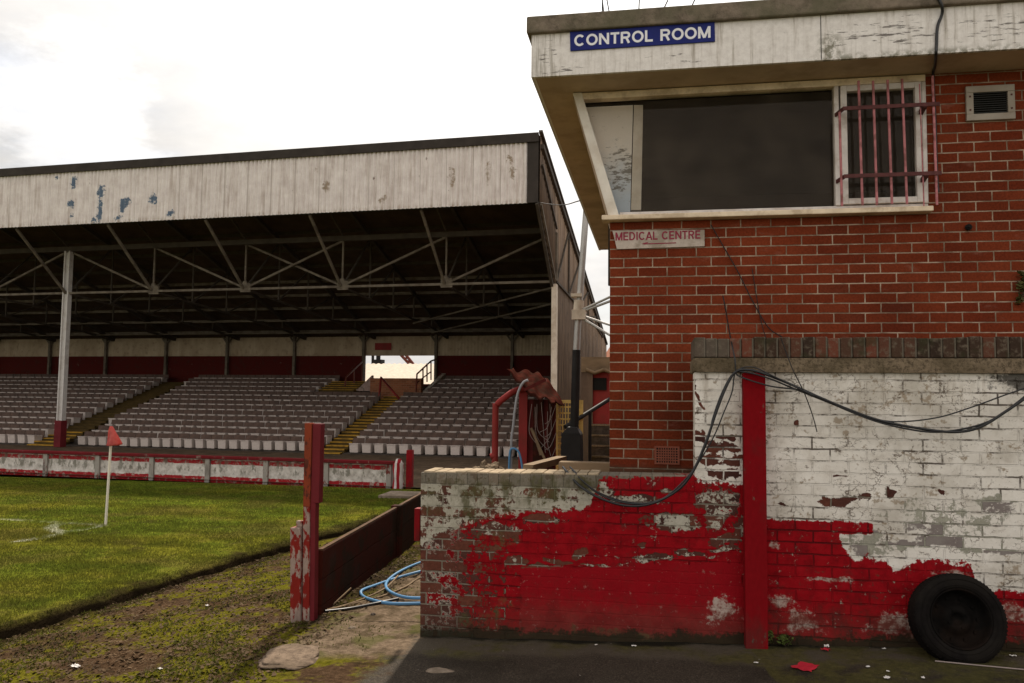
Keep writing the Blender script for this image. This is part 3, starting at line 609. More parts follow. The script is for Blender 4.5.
X, Y = vis_pts(60000, lambda x, y: (x > -5.3) & (x < -1.9), 11); k = (X > xev(Y)-.02)
nn = np.array([mnoise.fractal((float(x)*1.5, float(y)*1.5, 2), 1, 2, 4) for x, y in zip(X, Y)]); k &= (nn > .02) & ((X < -2.55) | (rng.random(len(X)) < .12))
blades('moss_tufts', X[k], Y[k], yz(X[k], Y[k])-.006, rng.uniform(.008, .026, k.sum()), .012, M['moss'], 1.2)
X, Y = vis_pts(16000, lambda x, y: (x > -5.2) & (x < -2.3), 10); k = (X > xev(Y)); X, Y = X[k], Y[k]
def crumbs(name, X, Y, Z, size, mat):
    n = len(X); a = rng.uniform(0, 2*pi, n); s = size*rng.uniform(.3, 1, n)**2; t = rng.uniform(-.5, .5, (n, 2)); el = rng.uniform(.25, 1, n)
    u = np.stack([np.cos(a)*s, np.sin(a)*s, t[:, 0]*s], 1); v = np.stack([-np.sin(a)*s*el, np.cos(a)*s*el, t[:, 1]*s], 1); c = np.stack([X, Y, Z], 1)
    V = np.stack([c-u, c-v, c+u, c+v], 1).reshape(-1, 3); o = raw_mesh(name, V, np.arange(4*n).reshape(-1, 4), mat); o['kind'] = 'stuff'; return o
crumbs('leaf_litter', X, Y, yz(X, Y)+.006, .02, M['litterstuff'])

# ------------------------------------------------------------------ grandstand (stand frame)
YC, YF, GX = 23.3, 21.0, -4.42
LEFT = -48.0
def roofz(y): return 8.72 - .333*(y-21.04)
gs = thing('grandstand', 'old covered football stand with white corrugated fascia and dark roof', 'grandstand', (-21.25, YC, -.12), 'S'); GO = (-21.25, YC, -.12)
def part(mb, name, mat, parent=gs, **k): return mb.build(name, mat, parent, GO, **k)
mb = MB(); pit = .128; fx0 = -4.75; nb_ = int((fx0-LEFT)/pit*8)
def cor(u, v): x = fx0 + (LEFT-fx0)*u; return (x, YF + .024*cos(2*pi*(x-fx0)/pit), 6.853 + (8.50-6.853)*v)
mb.grid(cor, nb_, 1)
fo = mb.build('fascia_sheet', M['corrwhite'], gs, (-4.75, 0, 6.853)); fo.location = Vector((-4.75, 0, 6.853)) - Vector((GO[0], GO[1], GO[2]))
mb = MB(); mb.box(LEFT, -4.44, 20.93, 20.975, 8.49, 8.73); mb.box(-4.752, -4.45, 20.985, 21.03, 6.86, 8.49); part(mb, 'roof_gutter', M['gutter'])
mb = MB(); mb.box(LEFT, -4.47, 21.03, 21.09, 6.9, 8.6); part(mb, 'fascia_backing', M['roof'])
mb = MB()
for side in (0,):
    T = .07; ya, yb = 20.96, 35.2
    mb.hexa([(LEFT, ya, roofz(ya)-T), (GX-.03, ya, roofz(ya)-T), (GX-.03, yb, roofz(yb)-T), (LEFT, yb, roofz(yb)-T), (LEFT, ya, roofz(ya)), (GX-.03, ya, roofz(ya)), (GX-.03, yb, roofz(yb)), (LEFT, yb, roofz(yb))])
part(mb, 'roof', M['roof'])
mb = MB(); N = 300
def gab(u, v):
    y = 21.0 + 14.2*u; bot = 6.86 - (6.86-4.95)*min(1, (y-21)/(YC-21)) if y < YC+.05 else -.12
    return (GX + .022*cos(2*pi*(y-21)/.2), y, bot + (roofz(y)+.05-bot)*v)
mb.grid(gab, N, 1); part(mb, 'gable_sheeting', M['gable'], solid=.006)
mb = MB(); mb.bar((GX+.03, 20.97, roofz(20.97)+.03), (GX+.03, 35.2, roofz(35.2)+.03), .1, .07); mb.bar((GX-.06, 21.0, 6.84), (GX-.06, YC-.12, 4.93), .08, .1); part(mb, 'verge_trim', M['steeldark'])
# columns and end post
for cx in (-21.25, -38.13):
    mb = MB(); mb.box(cx-.11, cx-.07, YC-.09, YC+.09, .75, 6.5); mb.box(cx-.07, cx+.07, YC-.03, YC+.03, .75, 6.5); mb.box(cx+.07, cx+.11, YC-.09, YC+.09, .75, 6.5)
    c = part(mb, 'column', M['colpaint']); mb = MB(); mb.box(cx-.13, cx+.13, YC-.13, YC+.13, -.12, .76); f_ = mb.build('column_foot', M['colred'], c, GO)
mb = MB(); mb.box(-4.49, -4.35, YC-.14, YC+.1, -.12, 4.98); part(mb, 'end_post', M['postcream'])
# front truss
NODES = [-4.37 - 3.376*i for i in range(13)]
mb = MB(); mb.bar((LEFT, YC, 5.06), (-4.4, YC, 5.06), .1, .07); part(mb, 'bottom_chord', M['steel'])
mb = MB(); mb.bar((LEFT, YC, 6.57), (-4.45, YC, 6.57), .14, .16); part(mb, 'top_chord', M['steeldark'])
for i, x in enumerate(NODES):
    k = i % 5
    mb = MB(); mb.bar((x, YC, 5.08), (x, YC, 6.5), .05, .05); part(mb, 'truss_upright', M['steel'])
    if k not in (0,):
        mb = MB(); mb.box(x-.16, x+.2, YC-.03, YC+.03, 4.96, 5.24); mb.hexa([(x-.18, YC-.035, 5.0), (x+.16, YC-.035, 5.0), (x+.16, YC+.035, 5.0), (x-.18, YC+.035, 5.0), (x-.05, YC-.035, 5.32), (x+.05, YC-.035, 5.32), (x+.05, YC+.035, 5.32), (x-.05, YC+.035, 5.32)]); part(mb, 'gusset_plate', M['steel'])
    mb = MB(); mb.bar((x-.03, YC-.05, 5.08), (x-.03, 21.12, 6.83), .065, .07); part(mb, 'cantilever_strut', M['steel'])
    mb = MB(); mb.bar((x, YC, 6.62), (x, 21.12, 7.9), .05, .06); part(mb, 'cantilever_tie', M['steeldark'])
for i in range(len(NODES)-1):
    a, c = NODES[i], NODES[i+1]; k = i % 5          # bays counted from a column line leftwards
    if k in (0, 1, 2): mb = MB(); mb.bar((c, YC-.01, 5.08), (a, YC-.01, 6.5), .06, .065); part(mb, 'truss_diagonal', M['steel'])
    if k in (2, 3, 4): mb = MB(); mb.bar((a, YC+.07, 5.08), (c, YC+.07, 6.5), .06, .065); part(mb, 'truss_diagonal', M['steel'])
# roof trusses running back, purlins
for x in NODES[:12]:
    mb = MB(); mb.bar((x, YC-2.2, roofz(21.1)-.3), (x, 33.8, roofz(33.8)-.2), .1, .14); mb.bar((x, YC, 5.06), (x, 33.85, 4.36), .06, .06)
    ys = [23.3, 25.4, 27.5, 29.6, 31.7, 33.7]
    for j in range(5):
        bz_ = lambda y: 5.06 - (y-23.3)*(.7/10.55)
        mb.bar((x, ys[j], bz_(ys[j])), (x, ys[j+1], roofz(ys[j+1])-.28), .05, .05)
        if j: mb.bar((x, ys[j], bz_(ys[j])), (x, ys[j], roofz(ys[j])-.28), .05, .05)
    part(mb, 'roof_truss', M['steeldark'])
for y in np.arange(21.7, 34.3, 1.15):
    mb = MB(); mb.bar((LEFT, y, roofz(y)-.13), (GX-.05, y, roofz(y)-.13), .06, .11); part(mb, 'purlin', M['steel'] if y > 28 else M['steeldark'])
for z in (4.72, 4.42):
    mb = MB(); mb.bar((LEFT, 30.2+(4.72-z)*8, z), (-4.5, 30.2+(4.72-z)*8, z), .05, .05); part(mb, 'tie_rod', M['steel'])
mb = MB(); mb.bar((-11.12, 29.6, 4.5), (-4.5, 24.2, 5.05), .05, .05); mb.bar((-11.12, 31.7, 4.3), (-4.5, 25.4, 4.75), .05, .05); part(mb, 'wind_brace', M['steel'])
# terrace
ROW = .75; RISE = .187; NR = 13
prof = [(23.86, -.2)]
for k in range(NR): prof += [(23.86+ROW*k, -.12+RISE*k+.02), (23.86+ROW*(k+1) if k < NR-1 else 36.0, -.12+RISE*k+.02)]
mb = MB()
for (ya, za), (yb, zb) in zip(prof, prof[1:]): mb.add([(LEFT, ya, za), (GX-.05, ya, za), (GX-.05, yb, zb), (LEFT, yb, zb)], [(0, 1, 2, 3)])
part(mb, 'terrace', M['terrace'])
SKR, SKL = -.11, -.19
def hx_(x0, x1, y0, y1, z0, z1, sk): a, c = sk*(y0-24), sk*(y1-24); return [(x0+a, y0, z0), (x1+a, y0, z0), (x1+c, y1, z0), (x0+c, y1, z0), (x0+a, y0, z1), (x1+a, y0, z1), (x1+c, y1, z1), (x0+c, y1, z1)]
def stairs(xa, xb, n, sk, ny, name='aisle_stairs'):
    mb = MB()
    for j in range(n):
        y = 23.62 + .375*j; z = -.12 + .0935*j + .03
        mb.hexa(hx_(xa, xb, y, y+.385, z-.12, z, sk), 1)
        if j < ny: mb.hexa(hx_(xa, xb, y-.008, y+.3, z-.03, z+.006, sk), 0)
    part(mb, name, [M['yellow'], M['stepdark']])
stairs(-12.03, -11.25, 20, SKR, 99); stairs(-22.95, -21.75, 26, SKL, 5)
mb = MB()
for j in range(5):
    y = 31.3 + .3*j; mb.box(-15.9, -14.3, y, y+.3, 1.5, 1.95+.09*j, 1); mb.box(-15.9, -14.3, y-.01, y+.2, 1.93+.09*j, 1.957+.09*j, 0)
part(mb, 'exit_stairs', [M['yellow'], M['stepdark']])
# rear wall in bays
YR = 34.0; POSTS = [-6.43 - 3.0*0] if False else [-4.6, -8.25, -11.666, -15.05, -18.45, -21.89, -25.15, -28.49, -31.73, -35.0, -38.3, -41.6, -44.9, -48.0]
for a, c in zip(POSTS, POSTS[1:]):
    hole = abs(a+11.666) < .01
    if not hole:
        mb = MB(); mb.box(c, a, YR, YR+.1, 1.9, 3.54); part(mb, 'rear_wall', M['rearred'])
    else:
        mb = MB(); mb.box(c, a, YR, YR+.1, 1.6, 2.25); part(mb, 'rear_wall', M['rearred'])
    mb = MB(); nn_ = int((a-c)/.15)*6
    mb.grid(lambda u, v: (c+(a-c)*u, YR-.03-.016*abs(sin(pi*((c+(a-c)*u))/.15)), 3.49 + (4.46-3.49)*v), nn_, 1); part(mb, 'rear_cladding', M['clad'])
    mb = MB(); mb.box(a-.055, a+.055, YR-.2, YR-.06, 1.9, 4.5); 
    for sg in (-1, 1): mb.bar((a+sg*.04, YR-.13, 4.1), (a+sg*.32, YR-.13, 4.47), .06, .07)
    part(mb, 'rear_post', M['steel'])
mb = MB(); mb.box(LEFT, GX-.1, YR-.1, YR+.1, 4.47, 4.6); part(mb, 'rear_eaves_beam', M['roof'])
# gangway: brick parapet, rails
mb = MB(); mb.box(-13.6, -11.4, 31.3, 31.52, 1.3, 2.43); mb.box(-13.62, -13.4, 31.52, 34.0, 1.3, 2.43); part(mb, 'brick_parapet', M['brickorange'])
mb = MB(); mb.hexa([(-14.5, 31.5, 1.9), (-13.62, 31.5, 1.9), (-13.62, 31.7, 1.9), (-14.5, 31.7, 1.9), (-14.2, 31.5, 2.0), (-13.62, 31.5, 2.55), (-13.62, 31.7, 2.55), (-14.2, 31.7, 2.0)]); part(mb, 'white_stair_cheek', M['perim'])
def Sp(px, py, y): d = toS(ray(px, py)); return Vector((0, 0, EYE)) + d*(y/d.y)
mb = MB(); A = [Sp(416, 392, 31.0), Sp(417, 374, 31.0), Sp(431, 361, 32.6), Sp(437, 359, 33.6)]; mb.tube(A, .035, 6)
for q, r_ in ((Sp(423, 386, 31.7), Sp(423, 367.5, 31.7)), (Sp(427, 382, 32.2), Sp(427, 363.5, 32.2)), (Sp(431, 380, 32.7), Sp(431, 361, 32.7))): mb.tube([q, r_], .03, 6)
mb.tube([A[0]*.5+A[1]*.5, A[2]-Vector((0, 0, .45))], .025, 6); part(mb, 'handrail', M['railbrown'])
mb = MB(); mb.tube([Sp(379, 399, 30.4), Sp(381, 377.5, 30.4), Sp(399, 398.5, 29.6)], .05, 6); part(mb, 'handrail', M['railred'])
mb = MB(); mb.tube([Sp(345, 386, 31.3), Sp(346, 377, 31.3), Sp(362, 362, 33.4), Sp(362, 384, 33.4)], .035, 6); mb.tube([Sp(354, 384, 32.3), Sp(354, 369.5, 32.3)], .03, 6); part(mb, 'handrail', M['railbrown'])
mb = MB(); mb.hexa([Vector((-11.42, 31.55, 1.7)), Vector((-11.25, 31.55, 1.7)), Vector((-11.25, 34, 1.7)), Vector((-11.42, 34, 1.7)), Vector((-11.42, 31.55, 1.9)), Vector((-11.25, 31.55, 1.9)), Vector((-11.25, 34, 2.72)), Vector((-11.42, 34, 2.72))]); part(mb, 'gangway_kerb', M['postcream'])
mb = MB(); p_ = Sp(375, 343, 33.9); q_ = Sp(391, 350, 33.9); mb.box(p_.x, q_.x, YR-.1, YR-.07, q_.z, p_.z); part(mb, 'exit_sign', M['railred'])

# seats
PIT = .4165
def pan_mb():
    mb = MB(); w0, w1 = .138, .146
    mb.hexa([(-w0, .02, .0), (w0, .02, .0), (w0, .34, .0), (-w0, .34, .0), (-w1, .0, .26), (w1, .0, .26), (w1, .36, .26), (-w1, .36, .26)])
    mb.hexa([(-w1-.012, -.012, .262), (w1+.012, -.012, .262), (w1+.012, .36, .262), (-w1-.012, .36, .262), (-w1-.012, -.012, .292), (w1+.012, -.012, .292), (w1-.01, .34, .28), (-w1+.01, .34, .28)])
    mb.box(-.02, .02, .1, .26, -.035, .03); return mb
def back_mb():
    mb = MB(); h = PIT/2-.005
    mb.hexa([(-h, .345, .17), (h, .345, .17), (h, .375, .17), (-h, .375, .17), (-h+.003, .385, .442), (h-.003, .385, .442), (h-.003, .41, .442), (-h+.003, .41, .442)]); return mb
spots = []
for k in range(NR):
    y = 24 + ROW*k; z = -.085 + RISE*k
    xr0 = -11.2 + SKR*(y-24) if k < 9 else -11.1
    for i in range(16 if k > 2 else 15): spots.append(('right', k, i, xr0 + .26 + PIT*i, y, z))
    xm = -12.08 + SKR*(y-24) if k < 9 else -15.95
    n = int((xm + 21.5 - SKL*(y-24))/PIT)
    for i in range(n): spots.append(('middle', k, i, xm - .2 - PIT*i, y, z))
    for i in range(30):
        x = -23.1 + SKL*(y-24) - PIT*i; p = toW((x, y, z)); a = math.degrees(atan2(p.x, p.y))
        if a > -43.5: spots.append(('left', k, i, x, y, z))
spots = [s_ for s_ in spots if not (s_[0] == 'left' and s_[1] == 0 and s_[2] > 30)]
order = sorted(range(len(spots)), key=lambda i: toW(spots[i][3:6]).length)
near_ix = order[:300]; far_ix = order[300:]
proto = None; parts_ = None
for j, i in enumerate(near_ix):
    blk, k, n, x, y, z = spots[i]
    if proto is None:
        r0 = bpy.data.objects.new('stadium_seat', None); COL.objects.link(r0); r0.empty_display_size = .05
        pn = pan_mb().build('seat_pan', M['bowl'], r0, bev=.012); bk = back_mb().build('backrest', M['bowlback'], r0, bev=.006); proto = r0; parts_ = (pn, bk); o = r0
    else:
        o = proto.copy(); COL.objects.link(o)
        for q in parts_: c = q.copy(); COL.objects.link(c); c.parent = o
    dz = random.gauss(0, .004); place(o, (x + random.gauss(0, .004), y + random.gauss(0, .006), z+dz), 'S'); o.rotation_euler.z += random.gauss(0, .02)
    wh = {'right': 'from the yellow stairs in the right-hand block', 'middle': 'from the yellow stairs in the middle block', 'left': 'from the left aisle in the left-hand block'}[blk]
    rw = 'front row' if k == 0 else ordn(k)+' row up'
    tag(o, f'pale plastic seat, {rw}, {ordn(n)} {wh}', 'stadium seat', 'tip-up seats in the grandstand')
mb = MB(); a_ = pan_mb(); c_ = back_mb()
for i in far_ix:
    blk, k, n, x, y, z = spots[i]; d = Vector((x, y, z))
    mb.add([Vector(v)+d for v in a_.v], a_.f, 0); mb.add([Vector(v)+d for v in c_.v], c_.f, 1)
fs_ = mb.build('far_seat_rows', [M['bowl'], M['bowlback']], None, (-20, 30, 1)); place(fs_, (-20, 30, 1), 'S'); fs_['kind'] = 'stuff'

# beyond the rear opening: a low roof, a crane jib
mb = MB()
def rf(u, v): x = -30+24*u; return (x, 39+9*v, 2.15 + 1.6*v + .03*cos(2*pi*x/.35))
mb.grid(rf, 500, 1); sh = thing('shed', 'low shed with beige corrugated roof seen through the stand rear opening', 'shed', (-18, 43, -.4), 'S')
mb.build('roof', M['rustroof'], sh, (-18, 43, -.4)); mb = MB(); mb.box(-29.8, -6.2, 39.1, 47.9, -.4, 2.1); mb.build('wall', M['farbrick'], sh, (-18, 43, -.4))
mb = MB(); p_ = Sp(401, 355, 60); q_ = Sp(416, 371, 60); mb.tube([p_ + (p_-q_)*2, q_], .12, 6); p2 = Sp(406, 355, 60); q2 = Sp(418, 370, 60); mb.tube([p2 + (p2-q2)*2, q2], .12, 6)
for t in np.linspace(0, 1, 6): mb.tube([p_.lerp(q_, t), p2.lerp(q2, t)], .07, 5)
q_ = Sp(418, 371, 60); mb.box(q_.x-.4, q_.x+.4, 59.6, 60.4, -.45, q_.z+.1)
one(mb, 'crane', M['railbrown'], 'slanting red crane jib seen through the stand rear opening', 'crane', (q_.x, 60, -.45), 'S')
for px, lab in ((373, 'thinner dark pole seen through the rear opening of the stand'), (378.5, 'thicker dark pole with box seen through the rear opening of the stand')):
    mb = MB(); p_ = Sp(px, 350, 52); mb.tube([(p_.x, 52, -.45), (p_.x, 52, 7.5)], .1 if px < 375 else .16, 8)
    if px > 375: mb.box(p_.x-.35, p_.x+.35, 51.7, 52.3, 3.4, 4.2)
    one(mb, 'utility_pole', M['poleblack'], lab, 'pole', (p_.x, 52, -.45), 'S', 'poles behind the stand')

# ------------------------------------------------------------------ perimeter wall
PW = 15.65
pw = thing('perimeter_wall', 'low concrete panel wall with red and white bands along the pitch', 'wall', (-15, PW, -.15), 'S'); PO = (-15, PW, -.15)
PX = [-6.33 - 1.376*i for i in range(18)]
for i, x in enumerate(PX):
    mb = MB(); mb.box(x-.055, x+.055, PW-.07, PW+.08, -.2, .31); mb.build('wall_post', M['perimpost'], pw, PO, bev=.008)
    if i < len(PX)-1: mb = MB(); mb.box(PX[i+1]+.05, x-.05, PW-.02, PW+.05, -.2, .305); mb.build('wall_panel', M['perim'], pw, PO)
mb = MB(); mb.bar((PX[-1], PW, .335), (-6.2, PW, .335), .2, .06); mb.build('wall_cap', M['perimcap'], pw, PO, bev=.008)
x = -5.9; mb = MB(); mb.box(x-.06, x+.06, PW-.06, PW+.06, -.2, .6); one(mb, 'post', M['redpost'], 'short bright red square post at the right end of perimeter wall', 'post', (x, PW, -.15), 'S', bev=.006)
mb = MB()
def roll(u, v): t = 2*pi*u; r_ = .105*(1+.12*sin(9*v+2*t)); return (-6.12 + r_*cos(t), PW-.06 + r_*sin(t), -.18 + .52*v)
mb.grid(roll, 18, 10); mb.tube([(-6.12, PW-.06, .3), (-6.12, PW-.06, .42)], [.1, .05], 10)
rb = NB('red_and_white_stripes'); st_ = rb.math('FRACT', rb.mul(rb.sep(rb.obj())[0], 9.0)); M['stripe'] = rb.fin(rb.mix(rb.step(st_, .5, .56), (.3, .015, .022), (.6, .55, .52)), .8)
one(mb, 'rolled_barrier', M['stripe'], 'red and white wrapped bollard beside the red post at wall end', 'bollard', (-6.12, PW-.06, -.15), 'S')
p = atz(402, 494.3, -.12); mb = MB(); mb.box(p.x-.32, p.x+.3, p.y-.4, p.y+.35, -.16, -.1)
one(mb, 'paving_slab', M['conc_pale'], 'pale grey slab lying on the grass near perimeter wall end', 'slab', (p.x, p.y, -.13), bev=.01)

# corner flag
fl = thing('corner_flag', 'white corner pole with drooping faded red flag', 'corner flag', PTS_FLAG)
mb = MB(); tp = PTS_FLAG + Vector((.03, 0, 1.3)); mb.tube([PTS_FLAG - Vector((0, 0, .05)), tp], .017, 8); mb.build('pole', M['flagpole'], fl, PTS_FLAG)
mb = MB(); top = PTS_FLAG + Vector((.03, 0, 1.37))
def fcl(u, v):
    wd = .04 + .24*v**.8; x = (-.45*wd + wd*u); y = .05*sin(6*u+2*v)*v + .03*cos(9*u)*v; return tuple(top + Vector((x+.02*v, y-.015, -.01 - .24*v - .03*sin(3*u)*v)))
mb.grid(fcl, 14, 12); mb.build('flag_cloth', M['flag'], fl, PTS_FLAG, solid=.003)

# ------------------------------------------------------------------ control building
BY = 6.5; SZ = 4.134; XL = -.371; BR = 5.2; YB = 13.4
cb = thing('control_building', 'red brick control building with overhanging flat roof and wide window', 'building', (XL, BY, 0))
CO = (XL, BY, 0)
def cpart(mb, name, mat, parent=cb, **k): return mb.build(name, mat, parent, CO, **k)
zs = 3.06
mb = MB(); mb.box(XL, 1.999, BY, BY+.22, 0, zs); mb.box(1.999, BR, BY, BY+.22, 0, SZ-.003); mb.box(XL, XL+.22, BY+.22, YB, 0, zs); mb.box(BR-.22, BR, BY+.22, YB, 0, SZ-.003); mb.box(XL+.22, BR-.22, YB-.22, YB, 0, SZ-.003)
bw = cpart(mb, 'brick_wall', M['brick'])
# leaning side wall of the control room
xt = -.673
mb = MB(); mb.hexa([(XL-.01, BY+.09, zs), (XL+.05, BY+.09, zs), (XL+.05, YB, zs), (XL-.01, YB, zs), (xt-.01, BY+.09, SZ-.004), (xt+.05, BY+.09, SZ-.004), (xt+.05, YB, SZ-.004), (xt-.01, YB, SZ-.004)]); cpart(mb, 'leaning_side_panel', M['soffit'])
# inside of the room
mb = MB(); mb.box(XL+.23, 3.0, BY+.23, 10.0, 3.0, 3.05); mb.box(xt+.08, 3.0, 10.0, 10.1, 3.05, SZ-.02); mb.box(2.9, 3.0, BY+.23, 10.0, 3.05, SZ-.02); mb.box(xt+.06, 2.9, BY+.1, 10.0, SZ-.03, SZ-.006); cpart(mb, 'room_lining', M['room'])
# roof
FY = 6.106; RXL = -.957
mb = MB(); mb.box(RXL+.02, BR+.6, FY+.03, 13.55, SZ, SZ+.05); cpart(mb, 'soffit', M['soffit'])
mb = MB(); mb.box(RXL, BR+.62, FY, FY+.028, SZ-.004, 4.49); mb.box(RXL, RXL+.028, FY+.028, 13.57, SZ-.004, 4.49); fb = cpart(mb, 'fascia_board', M['fascia'])
mb = MB()
for px in (821,): xx_ = at(px, 40, FY).x; mb.box(xx_-.0025, xx_+.0025, FY-.0015, FY+.01, SZ, 4.48)
mb.build('board_joint', M['black'], fb, CO)
mb = MB(); mb.box(RXL-.035, BR+.65, FY-.04, 13.6, 4.465, 4.6); cpart(mb, 'roof_edge', M['roofedge'], bev=.012)
# window
def Q(px, py, d=0): return at(px, py, BY+d)
win = bpy.data.objects.new('window', None); COL.objects.link(win); win.parent = cb; win.location = (0, 0, 0)
yf0, yf1 = BY+.0, BY+.075
def quadprism(p, name, mat, ya, yb, parent=win, bev=.004):
    mb = MB(); mb.hexa([(p[0][0], ya, p[0][1]), (p[1][0], ya, p[1][1]), (p[1][0], yb, p[1][1]), (p[0][0], yb, p[0][1]), (p[3][0], ya, p[3][1]), (p[2][0], ya, p[2][1]), (p[2][0], yb, p[2][1]), (p[3][0], yb, p[3][1])])
    return mb.build(name, mat, parent, CO, bev=bev)
zt, zb = 4.128, 3.105; xr = 1.995
xm0, xm1 = 1.338, 1.372
quadprism([(XL-.01, zb), (XL+.075, zb), (xt+.072, zt), (xt, zt)], 'slanting_jamb', M['jamb'], yf0-.03, yf1)
quadprism([(xt+.074, zt-.055), (xr, zt-.055), (xr, zt-.002), (xt+.074, zt-.002)], 'head_rail', M['framewood'], yf0-.02, yf1-.003)
quadprism([(XL+.077, zb), (xr, zb), (xr, zb+.035), (XL+.077, zb+.035)], 'bottom_rail', M['framewhite'], yf0-.01, yf1-.005)
quadprism([(xm0, zb+.036), (xm1, zb+.036), (xm1, zt-.057), (xm0, zt-.057)], 'mullion', M['framewhite'], yf0-.022, yf1-.008)
quadprism([(xr-.03, zb+.036), (xr, zb+.036), (xr, zt-.057), (xr-.03, zt-.057)], 'right_jamb', M['framewhite'], yf0-.022, yf1-.008)
cs = MB(); a0, a1, c0, c1 = xm1+.012, xr-.034, zb+.042, zt-.06
cs.box(a0, a0+.045, yf0-.03, yf0+.03, c0, c1); cs.box(a1-.045, a1, yf0-.03, yf0+.03, c0, c1); cs.box(a0+.045, a1-.045, yf0-.029, yf0+.03, c0, c0+.045); cs.box(a0+.045, a1-.045, yf0-.029, yf0+.03, c1-.045, c1)
cs.build('casement_frame', M['framewhite'], win, CO, bev=.004)
mb = MB(); mb.add([(XL+.07, yf0+.03, zb+.03), (xm0+.005, yf0+.03, zb+.03), (xm0+.005, yf0+.03, zt-.08), (xt+.066, yf0+.03, zt-.08)], [(0, 1, 2, 3)]); mb.build('fixed_pane', M['glass'], win, CO)
mb = MB(); mb.add([(a0+.04, yf0+.01, c0+.04), (a1-.04, yf0+.01, c0+.04), (a1-.04, yf0+.01, c1-.04), (a0+.04, yf0+.01, c1-.04)], [(0, 1, 2, 3)]); mb.build('casement_pane', M['glass'], win, CO)
mb = MB(); mb.box(XL-.06, 2.005, BY-.1, BY+.05, zs+.003, zb-.003); cpart(mb, 'window_sill', M['framewood'], bev=.006)
# panel added behind the left pane end, sky and tree reflection painted on
yb_ = BY+.1; bl = thing('window_reflection_panel', 'painted sky and tree reflection panel behind the left end of control room window', 'painted_reflection', (XL, yb_, zb-.05))
mb = MB(); zz1 = at(633, 105, yb_).z; P_ = [Vector((XL+.065, yb_, zb+.01)), Vector((at(630, 209, yb_).x, yb_, zb+.01)), at(633, 105, yb_), Vector((XL-.29*(zz1-zs)+.075, yb_, zz1))]; mb.add(P_ + [p+Vector((0, .01, 0)) for p in P_], [(0, 1, 2, 3), (7, 6, 5, 4), (0, 4, 5, 1), (1, 5, 6, 2), (2, 6, 7, 3), (3, 7, 4, 0)]); mb.build('painted_sky_panel', M['painted_reflection'], bl, (XL, yb_, zb-.05))
mb = MB(); P_ = [at(631, 210, yb_), at(641, 210, yb_), at(643, 105, yb_), at(634, 105, yb_)]; mb.add(P_ + [p+Vector((0, .05, 0)) for p in P_], [(0, 1, 2, 3), (7, 6, 5, 4), (0, 4, 5, 1), (1, 5, 6, 2), (2, 6, 7, 3), (3, 7, 4, 0)]); mb.build('reflection_edge_strip', M['jamb'], bl, (XL, yb_, zb-.05))  # white strip added as the pale edge in the painted reflection
# bars in front of the casement
gr = thing('window_bars', 'pink painted steel security bars in front of the small casement', 'security bars', (1.7, BY-.1, 3.0)); go_ = (1.7, BY-.1, 3.0)
yb2 = 6.36
for z_ in (at(890, 106, yb2).z, at(890, 174.5, yb2).z):
    l = at(843, 108, yb2).x; r_ = at(940, 105, yb2).x
    mb = MB(); mb.box(l, r_, yb2, yb2+.01, z_-.014, z_+.014); mb.bar((l+.006, yb2+.01, z_), (l-.03, BY-.02, z_-.01), .012, .028); mb.bar((r_-.1, yb2+.01, z_-.005), (r_-.1, BY, z_-.03), .03, .03); mb.build('cross_bar', M['darkbar'], gr, go_)
for (a, b1), (c, d1) in (((839.5, 112), (842, 206)), ((858.5, 81), (862.5, 205)), ((873, 81), (877, 205)), ((887.5, 80), (892, 204)), ((902, 79), (907, 204)), ((932.5, 76), (937, 205)), ((919.5, 84), (924, 206))):
    mb = MB(); mb.tube([at(a, b1, yb2+.02), at(c, d1, yb2+.02)], .0095 if a != 919.5 else .005, 8); mb.build('vertical_bar', M['pinkbar'], gr, go_)
# vent
p0, p1 = at(965.5, 122, BY), at(1013, 84, BY); vt = thing('wall_vent', 'square grey louvred vent high on the brick wall beside barred casement', 'vent', (p0.x, BY-.03, p0.z)); vo = (p0.x, BY-.03, p0.z)
mb = MB(); xa, xb, za, zc = p0.x, p1.x, p0.z, p1.z-.01; fw = .05
mb.box(xa, xb, BY-.03, BY-.002, za, za+fw); mb.box(xa, xb, BY-.03, BY-.002, zc-fw, zc); mb.box(xa, xa+fw, BY-.03, BY-.002, za+fw, zc-fw); mb.box(xb-fw, xb, BY-.03, BY-.002, za+fw, zc-fw)
mb.build('vent_frame', M['ventmetal'], vt, vo, bev=.004)
mb = MB(); mb.box(xa+fw, xb-fw, BY-.006, BY-.003, za+fw, zc-fw); mb.build('vent_back', M['black'], vt, vo)
mb = MB()
for z_ in np.arange(za+fw+.008, zc-fw-.005, .0165): mb.hexa([(xa+fw, BY-.028, z_-.004), (xb-fw, BY-.028, z_-.004), (xb-fw, BY-.008, z_+.006), (xa+fw, BY-.008, z_+.006), (xa+fw, BY-.028, z_-.001), (xb-fw, BY-.028, z_-.001), (xb-fw, BY-.008, z_+.009), (xa+fw, BY-.008, z_+.009)])
mb.build('louvre_slats', M['ventslat'], vt, vo)
mb = MB()
for x_ in (xa+.025, xb-.025):
    for z_ in (za+.08, zc-.08): mb.box(x_-.006, x_+.006, BY-.034, BY-.03, z_-.006, z_+.006)
mb.build('screws', M['darkbar'], vt, vo)
